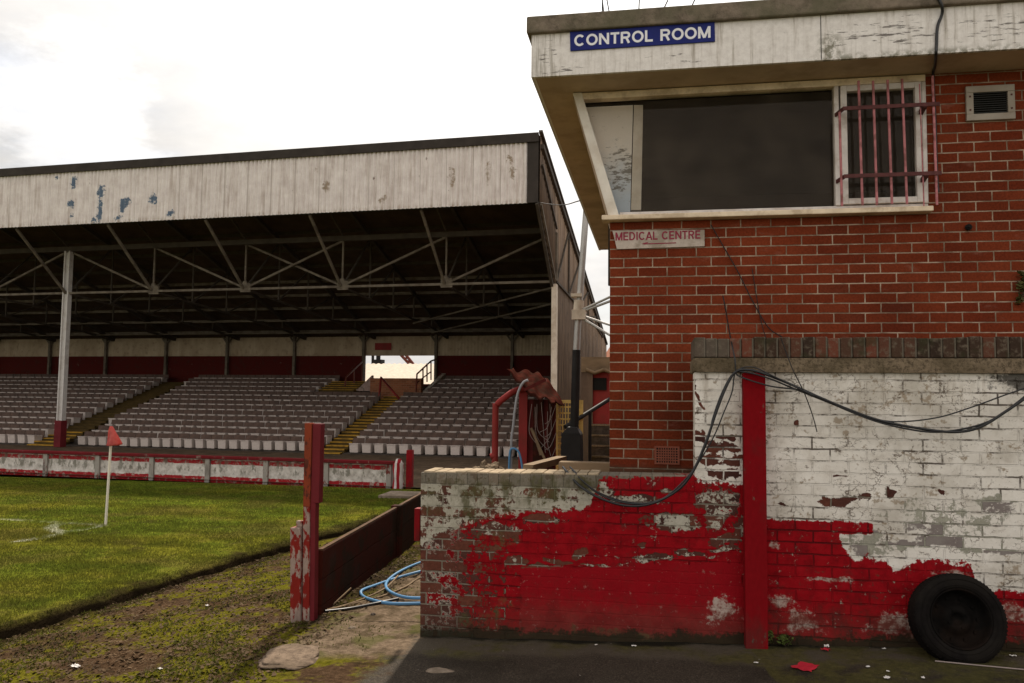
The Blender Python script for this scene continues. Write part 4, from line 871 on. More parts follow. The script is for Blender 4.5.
# air brick and a hole in the wall
p0, p1 = at(654.5, 464, BY), at(679.5, 446.5, BY); xa, xb, za, zc = p0.x, p1.x, p0.z, p1.z
mb = MB(); nxh, nzh = 9, 6; gx = (xb-xa-.03)/nxh; gz = (zc-za-.024)/nzh
mb.box(xa, xb, BY-.012, BY-.002, za, za+.012); mb.box(xa, xb, BY-.012, BY-.002, zc-.012, zc); mb.box(xa, xa+.015, BY-.012, BY-.002, za+.012, zc-.012); mb.box(xb-.015, xb, BY-.012, BY-.002, za+.012, zc-.012)
for i in range(1, nxh): mb.box(xa+.015+gx*i-.0045, xa+.015+gx*i+.0045, BY-.011, BY-.004, za+.012, zc-.012)
for i in range(1, nzh): mb.box(xa+.015, xb-.015, BY-.0105, BY-.0045, za+.012+gz*i-.0045, za+.012+gz*i+.0045)
ab = cpart(mb, 'air_brick', M['terracotta']); mb = MB(); mb.box(xa+.01, xb-.01, BY-.0035, BY-.0005, za+.01, zc-.01); mb.build('grille_back', M['black'], ab, CO)
p0 = at(968, 227.5, BY); mb = MB(); mb.tube([(p0.x, BY-.02, p0.z), (p0.x, BY-.001, p0.z)], .024, 8); mb.tube([(p0.x-.01, BY-.04, p0.z-.015), (p0.x, BY-.018, p0.z)], .012, 8); cpart(mb, 'cut_pipe_stub', M['black'])

# lettering
def arc(cx, cy, rx, ry, a0, a1, n=14): return [(cx+rx*cos(radians(a0+(a1-a0)*i/n)), cy+ry*sin(radians(a0+(a1-a0)*i/n))) for i in range(n+1)]
H_ = .1                                    # half stroke, letter height 1
GLY = {
 'C': (.86, [arc(.43, .5, .345, .415, 42, 318, 24)]), 'O': (.9, [arc(.45, .5, .365, .415, 0, 360, 32)]),
 'N': (.82, [[(.1, 0), (.1, 1)], [(.72, 0), (.72, 1)], [(.12, .93), (.70, .07)]]), 'T': (.7, [[(.35, 0), (.35, .92)], [(0, .915), (.7, .915)]]),
 'R': (.8, [[(.1, 0), (.1, 1)], [(.1, .915), (.45, .915)] + arc(.45, .7, .22, .215, 90, -90, 12)[1:] + [(.1, .485)], [(.45, .47), (.66, 0)]]),
 'L': (.64, [[(.1, 0), (.1, 1)], [(.1, .085), (.62, .085)]]), 'M': (.96, [[(.1, 0), (.1, 1)], [(.86, 0), (.86, 1)], [(.12, .96), (.48, .04)], [(.84, .96), (.48, .04)]]),
 'E': (.7, [[(.1, 0), (.1, 1)], [(.1, .915), (.67, .915)], [(.1, .5), (.62, .5)], [(.1, .085), (.68, .085)]]), 'I': (.26, [[(.13, 0), (.13, 1)]]),
 'D': (.82, [[(.1, 0), (.1, 1)], [(.1, .915), (.36, .915)] + arc(.36, .5, .34, .415, 90, -90, 16)[1:] + [(.1, .085)]]),
 'A': (.82, [[(.05, 0), (.41, .97)], [(.77, 0), (.41, .97)], [(.18, .3), (.64, .3)]]), ' ': (.36, [])}
def lettering(txt, p0, p1, hgt, mat, parent, org, y, weight=1.0, name='lettering'):
    tot = sum(GLY[c][0]+.1 for c in txt) - .1; Wd = Vector((p1.x-p0.x, 0, p1.z-p0.z)); up = Vector((-Wd.z, 0, Wd.x)).normalized()*hgt; x0 = 0; mb = MB(); k = 0
    base = Vector((p0.x, y, p0.z)); asp = hgt*tot/Wd.length
    out = []
    for c in txt + ' ':
        if c == ' ' and mb.v: out.append(mb.build(name, mat, parent, org)); mb = MB()
        w_, strokes = GLY[c]
        for st in strokes:
            k += 1; closed = len(st) > 3 and abs(st[0][0]-st[-1][0]) < 1e-6 and abs(st[0][1]-st[-1][1]) < 1e-6
            L = []
            for i, (px, py) in enumerate(st):
                if closed: a_, b_ = st[(i-1) % (len(st)-1)], st[(i+1) % (len(st)-1)]
                else: a_, b_ = st[max(i-1, 0)], st[min(i+1, len(st)-1)]
                dx, dy = b_[0]-a_[0], b_[1]-a_[1]; l_ = sqrt(dx*dx+dy*dy); nx_, ny_ = -dy/l_, dx/l_
                if not closed and 0 < i < len(st)-1:
                    d1 = Vector((px-st[i-1][0], py-st[i-1][1])).normalized(); d2 = Vector((st[i+1][0]-px, st[i+1][1]-py)).normalized(); m_ = 1/max(.5, sqrt((1+d1.dot(d2))/2))
                else: m_ = 1
                L.append(((px+nx_*H_*weight*asp*m_, py+ny_*H_*weight*m_), (px-nx_*H_*weight*asp*m_, py-ny_*H_*weight*m_)))
            vs = []
            for q in L:
                for (ux, uy) in q: vs.append(base + Wd*((x0+ux)/tot) + up*uy + Vector((0, -.0003*(k % 7), 0)))
            mb.add(vs, [(2*i, 2*i+1, 2*i+3, 2*i+2) for i in range(len(L)-1)])
        x0 += w_+.1
    return out
# CONTROL ROOM sign on the fascia
c4 = [at(570.5, 51.5, FY), at(715, 42, FY), at(714.5, 22.5, FY), at(570, 32.5, FY)]
so = (c4[0].x, FY-.012, c4[0].z); s1 = thing('blue_sign', 'long blue sign with white CONTROL ROOM lettering on the white fascia', 'sign', so)
mb = MB(); mb.hexa([(c4[0].x, FY-.012, c4[0].z), (c4[1].x, FY-.012, c4[1].z), (c4[1].x, FY-.001, c4[1].z), (c4[0].x, FY-.001, c4[0].z), (c4[3].x, FY-.012, c4[3].z), (c4[2].x, FY-.012, c4[2].z), (c4[2].x, FY-.001, c4[2].z), (c4[3].x, FY-.001, c4[3].z)]); mb.build('sign_board', M['bluesign'], s1, so, bev=.002)
lettering('CONTROL ROOM', at(574.5, 47, FY), at(710.5, 38.5, FY), .089, M['letterwhite'], s1, so, FY-.0128, 1.0)
c4 = [at(617, 249.5, BY), at(704.5, 246.5, BY), at(704.5, 230, BY), at(612.5, 231, BY)]
so = (c4[0].x, BY-.012, c4[0].z); s2 = thing('white_sign', 'weathered white sign with maroon MEDICAL CENTRE lettering on the red brick', 'sign', so)
mb = MB(); mb.hexa([(c4[0].x, BY-.014, c4[0].z), (c4[1].x, BY-.014, c4[1].z), (c4[1].x, BY-.001, c4[1].z), (c4[0].x, BY-.001, c4[0].z), (c4[3].x, BY-.014, c4[3].z), (c4[2].x, BY-.014, c4[2].z), (c4[2].x, BY-.001, c4[2].z), (c4[3].x, BY-.001, c4[3].z)]); mb.build('sign_board', M['signwhite'], s2, so, bev=.002)
lettering('MEDICAL CENTRE', at(615.5, 241, BY), at(700.5, 239, BY), .066, M['lettermaroon'], s2, so, BY-.0148, .85)
mb = MB(); a, c = at(644, 244.3, BY), at(676, 243.2, BY); mb.bar((a.x, BY-.0155, a.z), (c.x, BY-.0155, c.z), .002, .007); mb.bar((a.x-.012, BY-.0155, a.z), (a.x+.03, BY-.0155, a.z+.012), .002, .006); mb.build('underline', M['lettermaroon'], s2, so)
# fascia cable, roof aerials
mb = MB(); mb.tube(spline([at(936, -6, FY-.05), at(941.5, 5, FY-.05), at(942, 14, FY-.02), at(937.5, 27, FY-.012), at(936.5, 45, FY-.012), at(936, 54, FY+.0-.012), at(935, 66, FY+.2), at(933, 77, BY-.03), at(935, 120, BY-.02), at(936.5, 170, BY-.02), at(938, 192, BY-.02)]), .011, 8)
one(mb, 'cable', M['cable'], 'black cable running down the white fascia beside the window bars', 'cable', at(937, 27, FY))
ae = [at(600.5, 5, 7.2), at(606, 8, 7.2), at(618, 6, 7.2), at(635, 3.5, 7.2)]
mb = MB(); zt2 = 4.6
for px, top in ((600.5, (603, -14)), (610, (601, -14)), (620, (604, -16)), (636, (640, -14)), (634, (668, 0)), (664, (700, -12))):
    a = at(px, 6, 7.2); c = at(top[0], top[1], 7.2); mb.tube([(a.x, 7.2, zt2-.01), (c.x, 7.2, max(c.z, zt2+.02))], .006, 6)
mb.box(at(598, 5, 7.2).x, at(702, 5, 7.2).x, 7.17, 7.23, zt2-.002, zt2+.02)
one(mb, 'roof_aerial', M['wire'], 'thin metal aerial rods on the flat roof above the blue sign', 'aerial', (at(620, 5, 7.2).x, 7.2, zt2))

# ------------------------------------------------------------------ painted wall with buttress post
pwl = thing('painted_wall', 'brick wall with peeling white and red paint, low on the left', 'wall', (.245, WY, 0)); WO = (.245, WY, 0)
xl = at(421, 560, WY).x; xs_ = .247; zl = 1.128
mb = MB(); mb.grid(lambda u, v: (xl+.006-.018*v + (xs_-xl-.006+.018*v)*u, WY + .004*mnoise.noise((u*9, v*6, 3)), -.15 + (zl-.006+.02*u+.15)*v), 230, 150)
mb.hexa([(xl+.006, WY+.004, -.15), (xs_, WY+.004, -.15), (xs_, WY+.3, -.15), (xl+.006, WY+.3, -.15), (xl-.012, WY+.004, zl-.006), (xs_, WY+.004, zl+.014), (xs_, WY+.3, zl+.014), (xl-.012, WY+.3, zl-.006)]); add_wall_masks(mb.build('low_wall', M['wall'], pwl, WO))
mb = MB()
for i in range(24):
    x_ = xl + .004 + i*.0775
    if x_ + .07 > at(609, 475, WY).x: break
    mb.box(x_, x_+.071, WY+.012 + random.uniform(-.003, .003), WY+.305, zl+i*.0009-.03, zl+i*.0009+.004+random.uniform(-.002, .003))
cpn = simple('pale_brown_coping', (.36, .28, .19), .95, .3, 9, .3, dirt=(.12, .1, .06), dscale=4, damt=.5); mb.build('coping', cpn, pwl, WO, bev=.006)  # pale brown top bricks with darker patches
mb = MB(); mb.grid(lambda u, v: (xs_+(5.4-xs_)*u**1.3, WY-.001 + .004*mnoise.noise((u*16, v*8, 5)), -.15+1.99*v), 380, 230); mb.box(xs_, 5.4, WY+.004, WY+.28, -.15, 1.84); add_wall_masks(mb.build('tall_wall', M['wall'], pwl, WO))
mb = MB(); mb.grid(lambda u, v: (xs_+.01+5.15*u, WY-.03 - .006*mnoise.noise((u*40, 3, 1)) + 0*v, 1.842+.094*v), 120, 1); mb.hexa([(xs_-.012, WY-.026, 1.842), (5.42, WY-.026, 1.842), (5.42, WY+.5, 1.842), (xs_-.012, WY+.5, 1.842), (xs_-.012, WY-.03, 1.936), (5.42, WY-.03, 1.936), (5.42, WY+.5, 1.936), (xs_-.012, WY+.5, 1.936)]); mb.build('concrete_band', M['conc'], pwl, WO, bev=.012)
mb = MB()
for i in range(66):
    x_ = xs_ - .005 + i*.078; j_ = random.uniform(-.006, .006)
    mb.box(x_, x_+.0765, WY-.012+j_, WY+.5, 1.94, 2.072+random.uniform(-.006, .007))
mb.build('brick_coping', M['coping'], pwl, WO, bev=.008)
mb = MB(); mb.box(xs_+.0, 5.35, WY+.002, WY+.45, 1.937, 2.055); mb.build('coping_mortar', M['conc_dark'], pwl, WO)
p0, p1 = at(744.5, 520, WY-.1).x, at(767, 520, WY-.1).x
mb = MB(); mb.box(p0, p1, WY-.1, WY-.002, -.1, 1.835); st_o = mb.build('red_pier', M['pier'], pwl, WO, bev=.006)

# cables on the wall
def cable(pts, r, lab, cat='cable', mat='cable', grp='cables hanging on the painted wall', Y=5.53, name='cable'):
    P = [at(p[0], p[1], p[2] if len(p) > 2 else Y) for p in pts]; mb = MB(); mb.tube(spline(P, 7), r, 8); return one(mb, name, M[mat], lab, cat, P[0], 'W', grp)
cable([(563, 467, 5.8), (568, 473, 5.7), (580, 486, 5.62), (600, 498), (625, 505.5), (650, 504), (675, 492), (692, 473), (706, 442), (717, 410), (727, 385), (736, 371.5), (750, 370), (765, 374, 5.5), (790, 384, 5.56), (820, 397.5), (850, 410), (880, 420.5), (920, 428.5), (955, 432), (980, 427), (1005, 412), (1040, 388)], .0088, 'thickest black cable looping low over red wall and across the white wall')
cable([(570, 467, 5.8), (577, 474, 5.7), (588, 486, 5.6), (605, 497), (630, 503.5), (655, 501.5), (680, 489), (696, 467), (709, 436), (713, 418), (722, 393), (733, 374), (745, 372), (768, 378, 5.5), (795, 389, 5.56), (830, 403), (875, 421), (920, 431), (950, 431), (985, 423), (1010, 408), (1040, 384)], .006, 'thinner black cable twined with the thickest cable on the wall')
cable([(572, 470, 5.72), (584, 482, 5.6), (600, 493), (628, 502), (660, 500), (690, 474), (712, 440), (724, 412), (732, 392), (736, 372), (752, 367), (775, 377, 5.5), (810, 394), (850, 411), (880, 420), (905, 421.5), (940, 417), (975, 406), (1005, 395), (1040, 383)], .0045, 'slim black cable that parts upward to the right over white wall')
cable([(723, 296, 6.44), (726, 312, 6.3), (729, 330, 5.9), (732, 345, 5.6), (735, 360), (736, 372), (741, 377), (770, 386, 5.5), (800, 390), (812, 395)], .005, 'short cable rising from the bundle up the brick above red pier')
cable([(781, 338, 5.6), (786, 352, 5.6), (793, 370), (803, 390), (809, 405), (814, 420), (817, 432)], .0035, 'thin wire dangling over white wall right of the red pier', mat='wire')
cable([(711, 225), (722, 244), (738, 272), (752, 300), (768, 327), (782, 337)], .004, 'thin dark wire slanting down the red brick under the white sign', mat='wire', Y=6.485)
cable([(752, 268), (757, 300), (762, 325), (766, 338)], .003, 'faint straight wire hanging on the red brick right of the slanting wire', mat='wire', Y=6.485)
P = [toW((-4.5, 20.97, 6.86)), at(560, 205, 15), at(580.6, 200.5, 11.4)]; mb = MB(); mb.tube(spline(P, 10), .009, 6); one(mb, 'overhead_wire', M['wire'], 'thin wire strung from stand roof corner to the control building eaves', 'wire', P[0])

# wheel leaning on the wall
wc = at(956.5, 619, 5.475); wh = thing('old_wheel', 'old black car wheel with worn tyre leaning against the painted wall', 'wheel', wc)
def worient(o): o.rotation_euler = (radians(90-14), 0, radians(3))
worient(wh); wh.scale = (.88, .88, .88)
R, Wd = .302, .19; pr = [(.2, -.085), (.212, -.095), (.245, -.1), (.275, -.093), (.292, -.078), (.3, -.06), (R, -.03), (R, 0), (R, .03), (.3, .06), (.292, .078), (.275, .093), (.245, .1), (.212, .095), (.2, .085), (.195, .0), (.2, -.085)]
mb = MB(); mb.lathe(pr, 72)
for j in range(72):
    a = 2*pi*j/72
    for s_ in (-1, 1):
        a2 = a + s_*.02; c_, s2_ = cos(a2), sin(a2); mb.bar((c_*(R-.002), s2_*(R-.002), s_*.012), (cos(a2+.03)*(R-.008), sin(a2+.03)*(R-.008), s_*.075), .011, .01, up=(c_, s2_, 0))
ty = mb.build('tyre', M['rubber'], wh); mb = MB()
for rr in (.225, .262): mb.lathe([(rr-.003, .0975), (rr, .102), (rr+.003, .0975)], 72)
mb.build('sidewall_ring', M['rubber'], ty)
mb = MB(); mb.lathe([(.2, .088), (.197, .092), (.19, .088), (.184, .06), (.178, .03), (.165, .005), (.13, -.012), (.1, .0), (.085, .018), (.06, .022), (.042, .02), (.038, .0), (.0005, -.002)], 56)
mb.lathe([(.2, -.088), (.18, -.08), (.165, -.02), (.0005, -.03)], 40)
for j in range(4):
    a = 2*pi*j/4+.4; mb.tube([(cos(a)*.062, sin(a)*.062, .018), (cos(a)*.062, sin(a)*.062, .03)], .009, 6)
for j in range(10):
    a = 2*pi*j/10; mb.tube([(cos(a)*.142, sin(a)*.142, -.008), (cos(a)*.142, sin(a)*.142, .003)], .013, 8)
mb.build('rim', M['rim'], wh)

# ------------------------------------------------------------------ fence, poles
fp = thing('gate_pole', 'tall flaking red steel pole at the end of dark fence', 'pole', (-2.635, 6.08, -.06)); FO = (-2.635, 6.08, -.06)
mb = MB(); x_ = -2.66; zt_ = at(312, 423, 6.08).z
mb.hexa([(x_-.02, 6.04, -.15), (x_+.035, 6.04, -.15), (x_+.035, 6.1, -.15), (x_-.02, 6.1, -.15), (x_-.042, 6.04, .8), (x_+.012, 6.04, .8), (x_+.012, 6.1, .8), (x_-.042, 6.1, .8)]); mb.build('pole_foot', M['polered'], fp, FO, bev=.004)
mb = MB(); mb.hexa([(x_-.042, 6.038, .8), (x_+.013, 6.038, .8), (x_+.013, 6.1, .8), (x_-.042, 6.1, .8), (x_-.048, 6.038, zt_), (x_+.01, 6.038, zt_), (x_+.01, 6.1, zt_), (x_-.048, 6.1, zt_)]); mb.build('pole_top', M['polerust'], fp, FO, bev=.004)
mb = MB(); z5 = at(318, 502, 6.12).z; mb.box(x_+.014, x_+.082, 6.05, 6.13, z5, zt_-.004); mb.build('side_board', M['colred'], fp, FO, bev=.004)
mb = MB(); mb.hexa([(x_+.036, 6.05, -.15), (x_+.07, 6.05, -.15), (x_+.07, 6.12, -.15), (x_+.036, 6.12, -.15), (x_+.0135, 6.05, z5), (x_+.055, 6.05, z5), (x_+.055, 6.12, z5), (x_+.0135, 6.12, z5)]); mb.build('angle_iron', M['colred'], fp, FO)
mb = MB(); a = at(297.5, 618, 6.06); c = at(297.5, 527, 6.06)
mb.hexa([(a.x-.04, 6.02, -.2), (a.x+.045, 6.02, -.2), (a.x+.045, 6.1, -.2), (a.x-.04, 6.1, -.2), (c.x-.045, 6.02, c.z), (c.x+.04, 6.02, c.z), (c.x+.04, 6.1, c.z), (c.x-.045, 6.1, c.z)]); mb.box(c.x-.01, c.x+.042, 6.05, 6.09, c.z, c.z+.05)
one(mb, 'stub_post', M['polered'], 'short weathered red post beside the tall red pole', 'post', (a.x, 6.06, -.06), bev=.008)
fn = thing('pitchside_fence', 'dark red-brown boarded fence running back from the tall red pole', 'fence', (-2.62, 8, -.05)); fno = (-2.62, 8, -.05)
def fx(y): return -2.6 - .082*(y-6.15)
segs = [(6.16, 8.66), (8.8, 11.2), (11.34, 13.9)]
for ya, yb in segs:
    mb = MB()
    for za, zc in ((-.22, .02), (.024, .225), (.229, .447)):
        mb.hexa([(fx(ya)-.02, ya, za), (fx(ya)+.02, ya, za), (fx(yb)+.02, yb, za), (fx(yb)-.02, yb, za), (fx(ya)-.02, ya, zc), (fx(ya)+.02, ya, zc), (fx(yb)+.02, yb, zc), (fx(yb)-.02, yb, zc)])
    mb.build('fence_panel', M['boarddark'] if ya > 8 else M['boardred'], fn, fno, bev=.004)
    mb = MB(); mb.bar((fx(ya), ya, .455), (fx(yb), yb, .455), .036, .012); mb.build('top_rail', M['railwood'], fn, fno)
for y in (8.73, 11.27):
    mb = MB(); mb.box(fx(y)-.05, fx(y)+.05, y-.06, y+.06, -.25, .475); mb.build('fence_post', M['boardred'], fn, fno, bev=.006)
p = at(420, 522, 7.0)
mb = MB(); q = at(418.5, 522, 5.9); mb.box(q.x-.02, q.x+.02, 5.86, 5.94, at(418, 540, 5.9).z, at(418, 508, 5.9).z)
one(mb, 'red_bracket', M['redpost'], 'small bright red bracket on left end of the low wall', 'bracket', (q.x, 5.9, at(418, 540, 5.9).z))

# hoses and sticks on the path
def gz(px, py): 
    z = -.03
    for _ in range(4): q = atz(px, py, z); z = yard_z(q.x, q.y)
    return Vector((q.x, q.y, z))
def ground_tube(pts, r, lift=0, sub=8):
    P = []
    for px, py, *h in pts: q = gz(px, py); P.append(q + Vector((0, 0, r + (h[0] if h else lift))))
    mb = MB(); mb.tube(spline(P, sub), r, 8); return mb, P[0]
mb, p = ground_tube([(450, 556), (420, 565), (400, 574), (388, 583), (386, 590), (392, 597), (405, 600), (422, 601), (450, 600)], .0135, .01)
one(mb, 'hose', M['bluehose'], 'upper blue hose loop on the concrete beside the low wall', 'hose', p, 'W', 'blue hoses on the path')
mb, p = ground_tube([(450, 566), (420, 573), (395, 580), (375, 587), (362, 592), (362, 597), (370, 601), (390, 605), (422, 605), (450, 604)], .0135)
one(mb, 'hose', M['bluehose'], 'lower blue hose loop reaching furthest left on the path', 'hose', p, 'W', 'blue hoses on the path')
mb, p = ground_tube([(450, 572), (422, 578), (405, 588), (380, 598), (345, 607), (318, 613)], .009)
one(mb, 'pipe', M['timber'], 'brown bent pipe lying under the blue hoses along the fence', 'pipe', p)
mb, p = ground_tube([(398, 582, .05), (385, 592, .02), (360, 601), (335, 609)], .008)
one(mb, 'stick', M['timber'], 'stick lying across the path under blue hose loops', 'stick', p)
a = gz(333, 606) + Vector((0, 0, .01)); c = gz(353, 600) + Vector((-.02, 0, .1)); mb = MB(); mb.tube([a, c], .007, 6); one(mb, 'stick', M['timber'], 'short stick leaning up against the dark fence foot', 'stick', a)
mb, p = ground_tube([(325, 613), (350, 610), (380, 604), (398, 600)], .012); one(mb, 'cable', M['cable'], 'black cable lying on the path along the dark fence', 'cable', p)
def stone(px, py, rx, ry, rz, mat, name, lab, cat, sink=.3, sd_=0):
    q = gz(px, py); mb = MB()
    def f_(u, v):
        t = 2*pi*u; ph = pi*v; d = Vector((cos(t)*sin(ph), sin(t)*sin(ph), cos(ph))); k = 1 + .28*mnoise.fractal(d*1.3 + Vector((sd_, 0, 0)), 1, 2, 4)
        return tuple(q + Vector((d.x*rx*k, d.y*ry*k, rz*(max(d.z, -.6)*k - sink*.2))))
    mb.grid(f_, 40, 20, flip=True); return one(mb, name, M[mat], lab, cat, q)
stone(292, 656, .19, .25, .022, 'lump', 'concrete_lump', 'flat pale lump of concrete half buried in the mud', 'rubble', .3, 3)
stone(373, 615, .02, .02, .016, 'conc_dark', 'pebble', 'small dark stone on the concrete by the blue hoses', 'stone', 0, 5)
stone(352, 628, .03, .022, .012, 'conc_pale', 'pebble', 'small pale stone on the concrete near the low wall corner', 'stone', 0, 8)
stone(440, 671, .09, .045, .012, 'conc_pale', 'concrete_flake', 'thin pale flake of concrete lying on the dark tarmac', 'rubble', 0, 9)
# litter
def scrap(px, py, s_, mat, lab, el=.6, fold=.35):
    q = gz(px, py); mb = MB(); ra = random.uniform(0, 6)
    def f_(u, v):
        x, y = (u-.5)*s_, (v-.5)*s_*el; x *= 1+.35*mnoise.noise((u*3+px, v*3, 1)); y *= 1+.5*mnoise.noise((u*3, v*3+py, 4))
        return tuple(q + Vector((x*cos(ra)-y*sin(ra), x*sin(ra)+y*cos(ra), .008 + abs(mnoise.noise((u*2.5+px, v*2.5, 2)))*s_*fold)))
    mb.grid(f_, 6, 5, smooth=False); return one(mb, 'litter_scrap', M[mat], lab, 'litter', q, 'W', 'litter scraps on the ground', solid=.0015)
scrap(806, 668, .15, 'redflake', 'flat red scrap on the tarmac below the painted wall', .75, .06)
o = scrap(826, 651, .045, 'redflake', 'small red scrap with white top by wall foot right of the pier', 1, .5)
scrap(826.5, 647.5, .03, 'paper', 'tiny white scrap on the small red scrap by wall foot', 1, .6)
for px, py, s_, l in ((207, 606, .035, 'white scrap on the mossy ground left of the red stub post'), (76, 668, .06, 'long white scrap on mossy ground at the lower left'), (160, 670, .03, 'pale scrap on mud between the lower left scrap and pale lump'), (1008, 648, .055, 'white crumpled paper on the ground right of the old wheel'), (1013, 657, .035, 'small white scrap below the crumpled paper right of wheel'), (887, 679, .04, 'white scrap at the bottom edge left of the wheel'), (923, 679, .025, 'small white scrap at the bottom edge just below the wheel'), (888, 672.5, .018, 'tiny white scrap above the white scrap left of the wheel'), (756, 664, .025, 'white crumb on dark tarmac left of the flat red scrap'), (868, 668, .022, 'tiny pale scrap midway between flat red scrap and wheel'), (884, 650, .022, 'white crumb near wall foot left of the wheel'), (960, 662, .03, 'white crumb on the ground under the front of the wheel'), (596, 646, .02, 'white crumb at the foot of smooth red wall patch'), (634, 647, .03, 'pale chip on the mossy strip by the red wall foot')):
    scrap(px, py, s_, 'paper', l)
q = gz(962, 664.5); mb = MB(); mb.tube([gz(935, 662)+Vector((0, 0, .006)), gz(980, 666.5)+Vector((0, 0, .006)), gz(1024, 671)+Vector((0, 0, .008))], .004, 6); one(mb, 'string', M['string'], 'pale thin string on the ground in front of the old wheel', 'string', gz(980, 666.5))
# weeds
def weed(loc, n, spread, h, lab, mat='leaf', ls=.03, cat='plant', hang=0):
    t = thing('weed', lab, cat, loc); mb = MB(); st = MB()
    for i in range(n):
        a = random.uniform(0, 2*pi); d = spread*sqrt(random.random()); tip = Vector(loc) + Vector((cos(a)*d, sin(a)*d*.5-.01, h*random.uniform(.25, 1) - hang*random.random()))
        if i % 4 == 0: st.tube([Vector(loc), (Vector(loc)+tip)/2 + Vector((0, 0, .01)), tip], .0022, 5)
        u_ = Vector((random.gauss(0, 1), random.gauss(0, 1), random.gauss(0, .6))).normalized()*ls*random.uniform(.5, 1.1); v_ = u_.cross(Vector((random.gauss(0, 1), random.gauss(0, 1), random.gauss(0, 1)))).normalized()*ls*.4
        mb.add([tip-u_, tip+v_, tip+u_, tip-v_], [(0, 1, 2, 3)])
    mb.build('leaves', M[mat], t, loc); st.build('stem', M['bark'], t, loc); return t
weed(gz(762, 645), 90, .07, .1, 'bright green weed clump at the foot of the red pier', 'leaf', .022)
weed(gz(785, 646), 60, .05, .07, 'smaller round weed at wall foot just right of the pier clump', 'leaf', .02)
weed(gz(752, 634), 40, .045, .09, 'withered brown weed directly at the base of the red pier', 'litterstuff', .02)
weed(Vector(at(1024, 284, BY-.02)), 60, .05, .1, 'ragged dark plant sprouting from the brick wall at right edge', 'leafdark', .035, 'plant', .2)

# ------------------------------------------------------------------ tunnel, pole, gate and steps behind the low wall
TY = 14.0
tn = thing('players_tunnel', 'derelict dark red players tunnel with torn sheet roof', 'tunnel', (at(540, 465, TY).x, TY, -.12)); to = (at(540, 465, TY).x, TY, -.12)
zg = -.14
mb = MB(); a = at(519.5, 388, TY); c = at(528, 388, TY); mb.box(a.x, c.x, TY-.05, TY+.06, zg, a.z); mb.build('tunnel_post', M['railred'], tn, to, bev=.005)
mb = MB(); a = at(556, 398, TY+.02); l = at(528, 400, TY+.02)
mb.box(l.x, a.x, TY+.02, TY+.06, zg, a.z-.03); mb.build('tunnel_panel', M['tunneldark'], tn, to)
for px in (536, 541, 551):
    mb = MB(); q = at(px, 400, TY-.0); mb.box(q.x-.045, q.x+.045, TY-.03, TY+.015, zg, q.z); mb.build('tunnel_slat', M['tunnelred'], tn, to)
mb = MB(); A_, B_ = at(511, 370, TY), at(558, 404, TY)
def canopy(u, v):
    t = u; p = A_.lerp(B_, t); arch = .1*sin(pi*min(1, t*1.1)) ; cr = .03*sin(26*t + 5*v) + .05*mnoise.noise((t*5, v*3, 2))
    return (p.x + .05*sin(7*v+3*t)*.6, TY - .45 + 1.5*v, p.z + arch + cr + .1*v*sin(pi*t) - .3*(1-v)**1.3*sin(pi*min(1, t*1.15))*(.6+.5*t))
mb.grid(canopy, 60, 14); mb.build('torn_roof_sheet', M['tunnelred'], tn, to, solid=.012)
mb = MB(); mb.bar(at(524, 390, TY-.45), at(546, 379.5, TY-.45), .05, .05); mb.build('roof_batten', M['tunneldark'], tn, to)
mb = MB()
for i in range(7):
    s_ = at(random.uniform(530, 552), random.uniform(402, 412), TY-.06); e_ = at(random.uniform(536, 556), random.uniform(432, 460), TY-.06); mm_ = (s_+e_)/2 + Vector((random.uniform(-.12, .12), 0, -.12)); mb.tube(spline([s_, mm_, e_], 6), .005, 5)
for i in range(4):
    s_ = at(556, 405+i*14, TY-.06); e_ = at(545, 424+i*13, TY-.06); mb.tube(spline([s_, (s_+e_)/2+Vector((0, 0, -.08)), e_], 6), .005, 5)
mb.build('netting_strands', M['string'], tn, to)
mb = MB(); mb.bar(at(533, 430, TY-.1), at(541, 455, TY-.1), .05, .04); mb.bar(at(531, 428, TY-.12), at(546, 462, TY-.12), .04, .04); mb.build('loose_batten', M['timber'], tn, to)
mb = MB(); P = [at(495, 470, TY-.3), at(495.5, 412, TY-.3), at(497, 405, TY-.3), at(505, 397.5, TY-.3), at(515, 391, TY-.2), at(527, 388, TY-.1)]; P[0].z = zg; mb.tube(spline(P, 6), .055, 10); mb.tube([at(491, 457, TY-.3), at(496, 455, TY-.3)], .06, 8)
one(mb, 'guard_rail', M['railred'], 'bent red tubular rail left of the derelict tunnel', 'rail', P[0])
mb = MB(); mb.tube(spline([at(528, 380, TY-.5), at(523, 383, TY-.5), at(518, 393, TY-.5), at(515, 410, TY-.5), at(513, 428, TY-.5), at(511.5, 440, TY-.5), at(511, 470, TY-.5)], 7), .022, 8); one(mb, 'hose', M['greyhose'], 'grey hose arching over the red tunnel post', 'hose', at(511, 470, TY-.5))
mb = MB(); mb.tube(spline([at(509, 470, TY-.55), at(510, 452, TY-.55), at(513, 448.5, TY-.55), at(518, 451, TY-.55), at(521, 460, TY-.55), at(523, 474, TY-.55)], 7), .018, 8); one(mb, 'hose', M['bluehose'], 'blue hose looping at the foot of the red tunnel post', 'hose', at(509, 470, TY-.55))
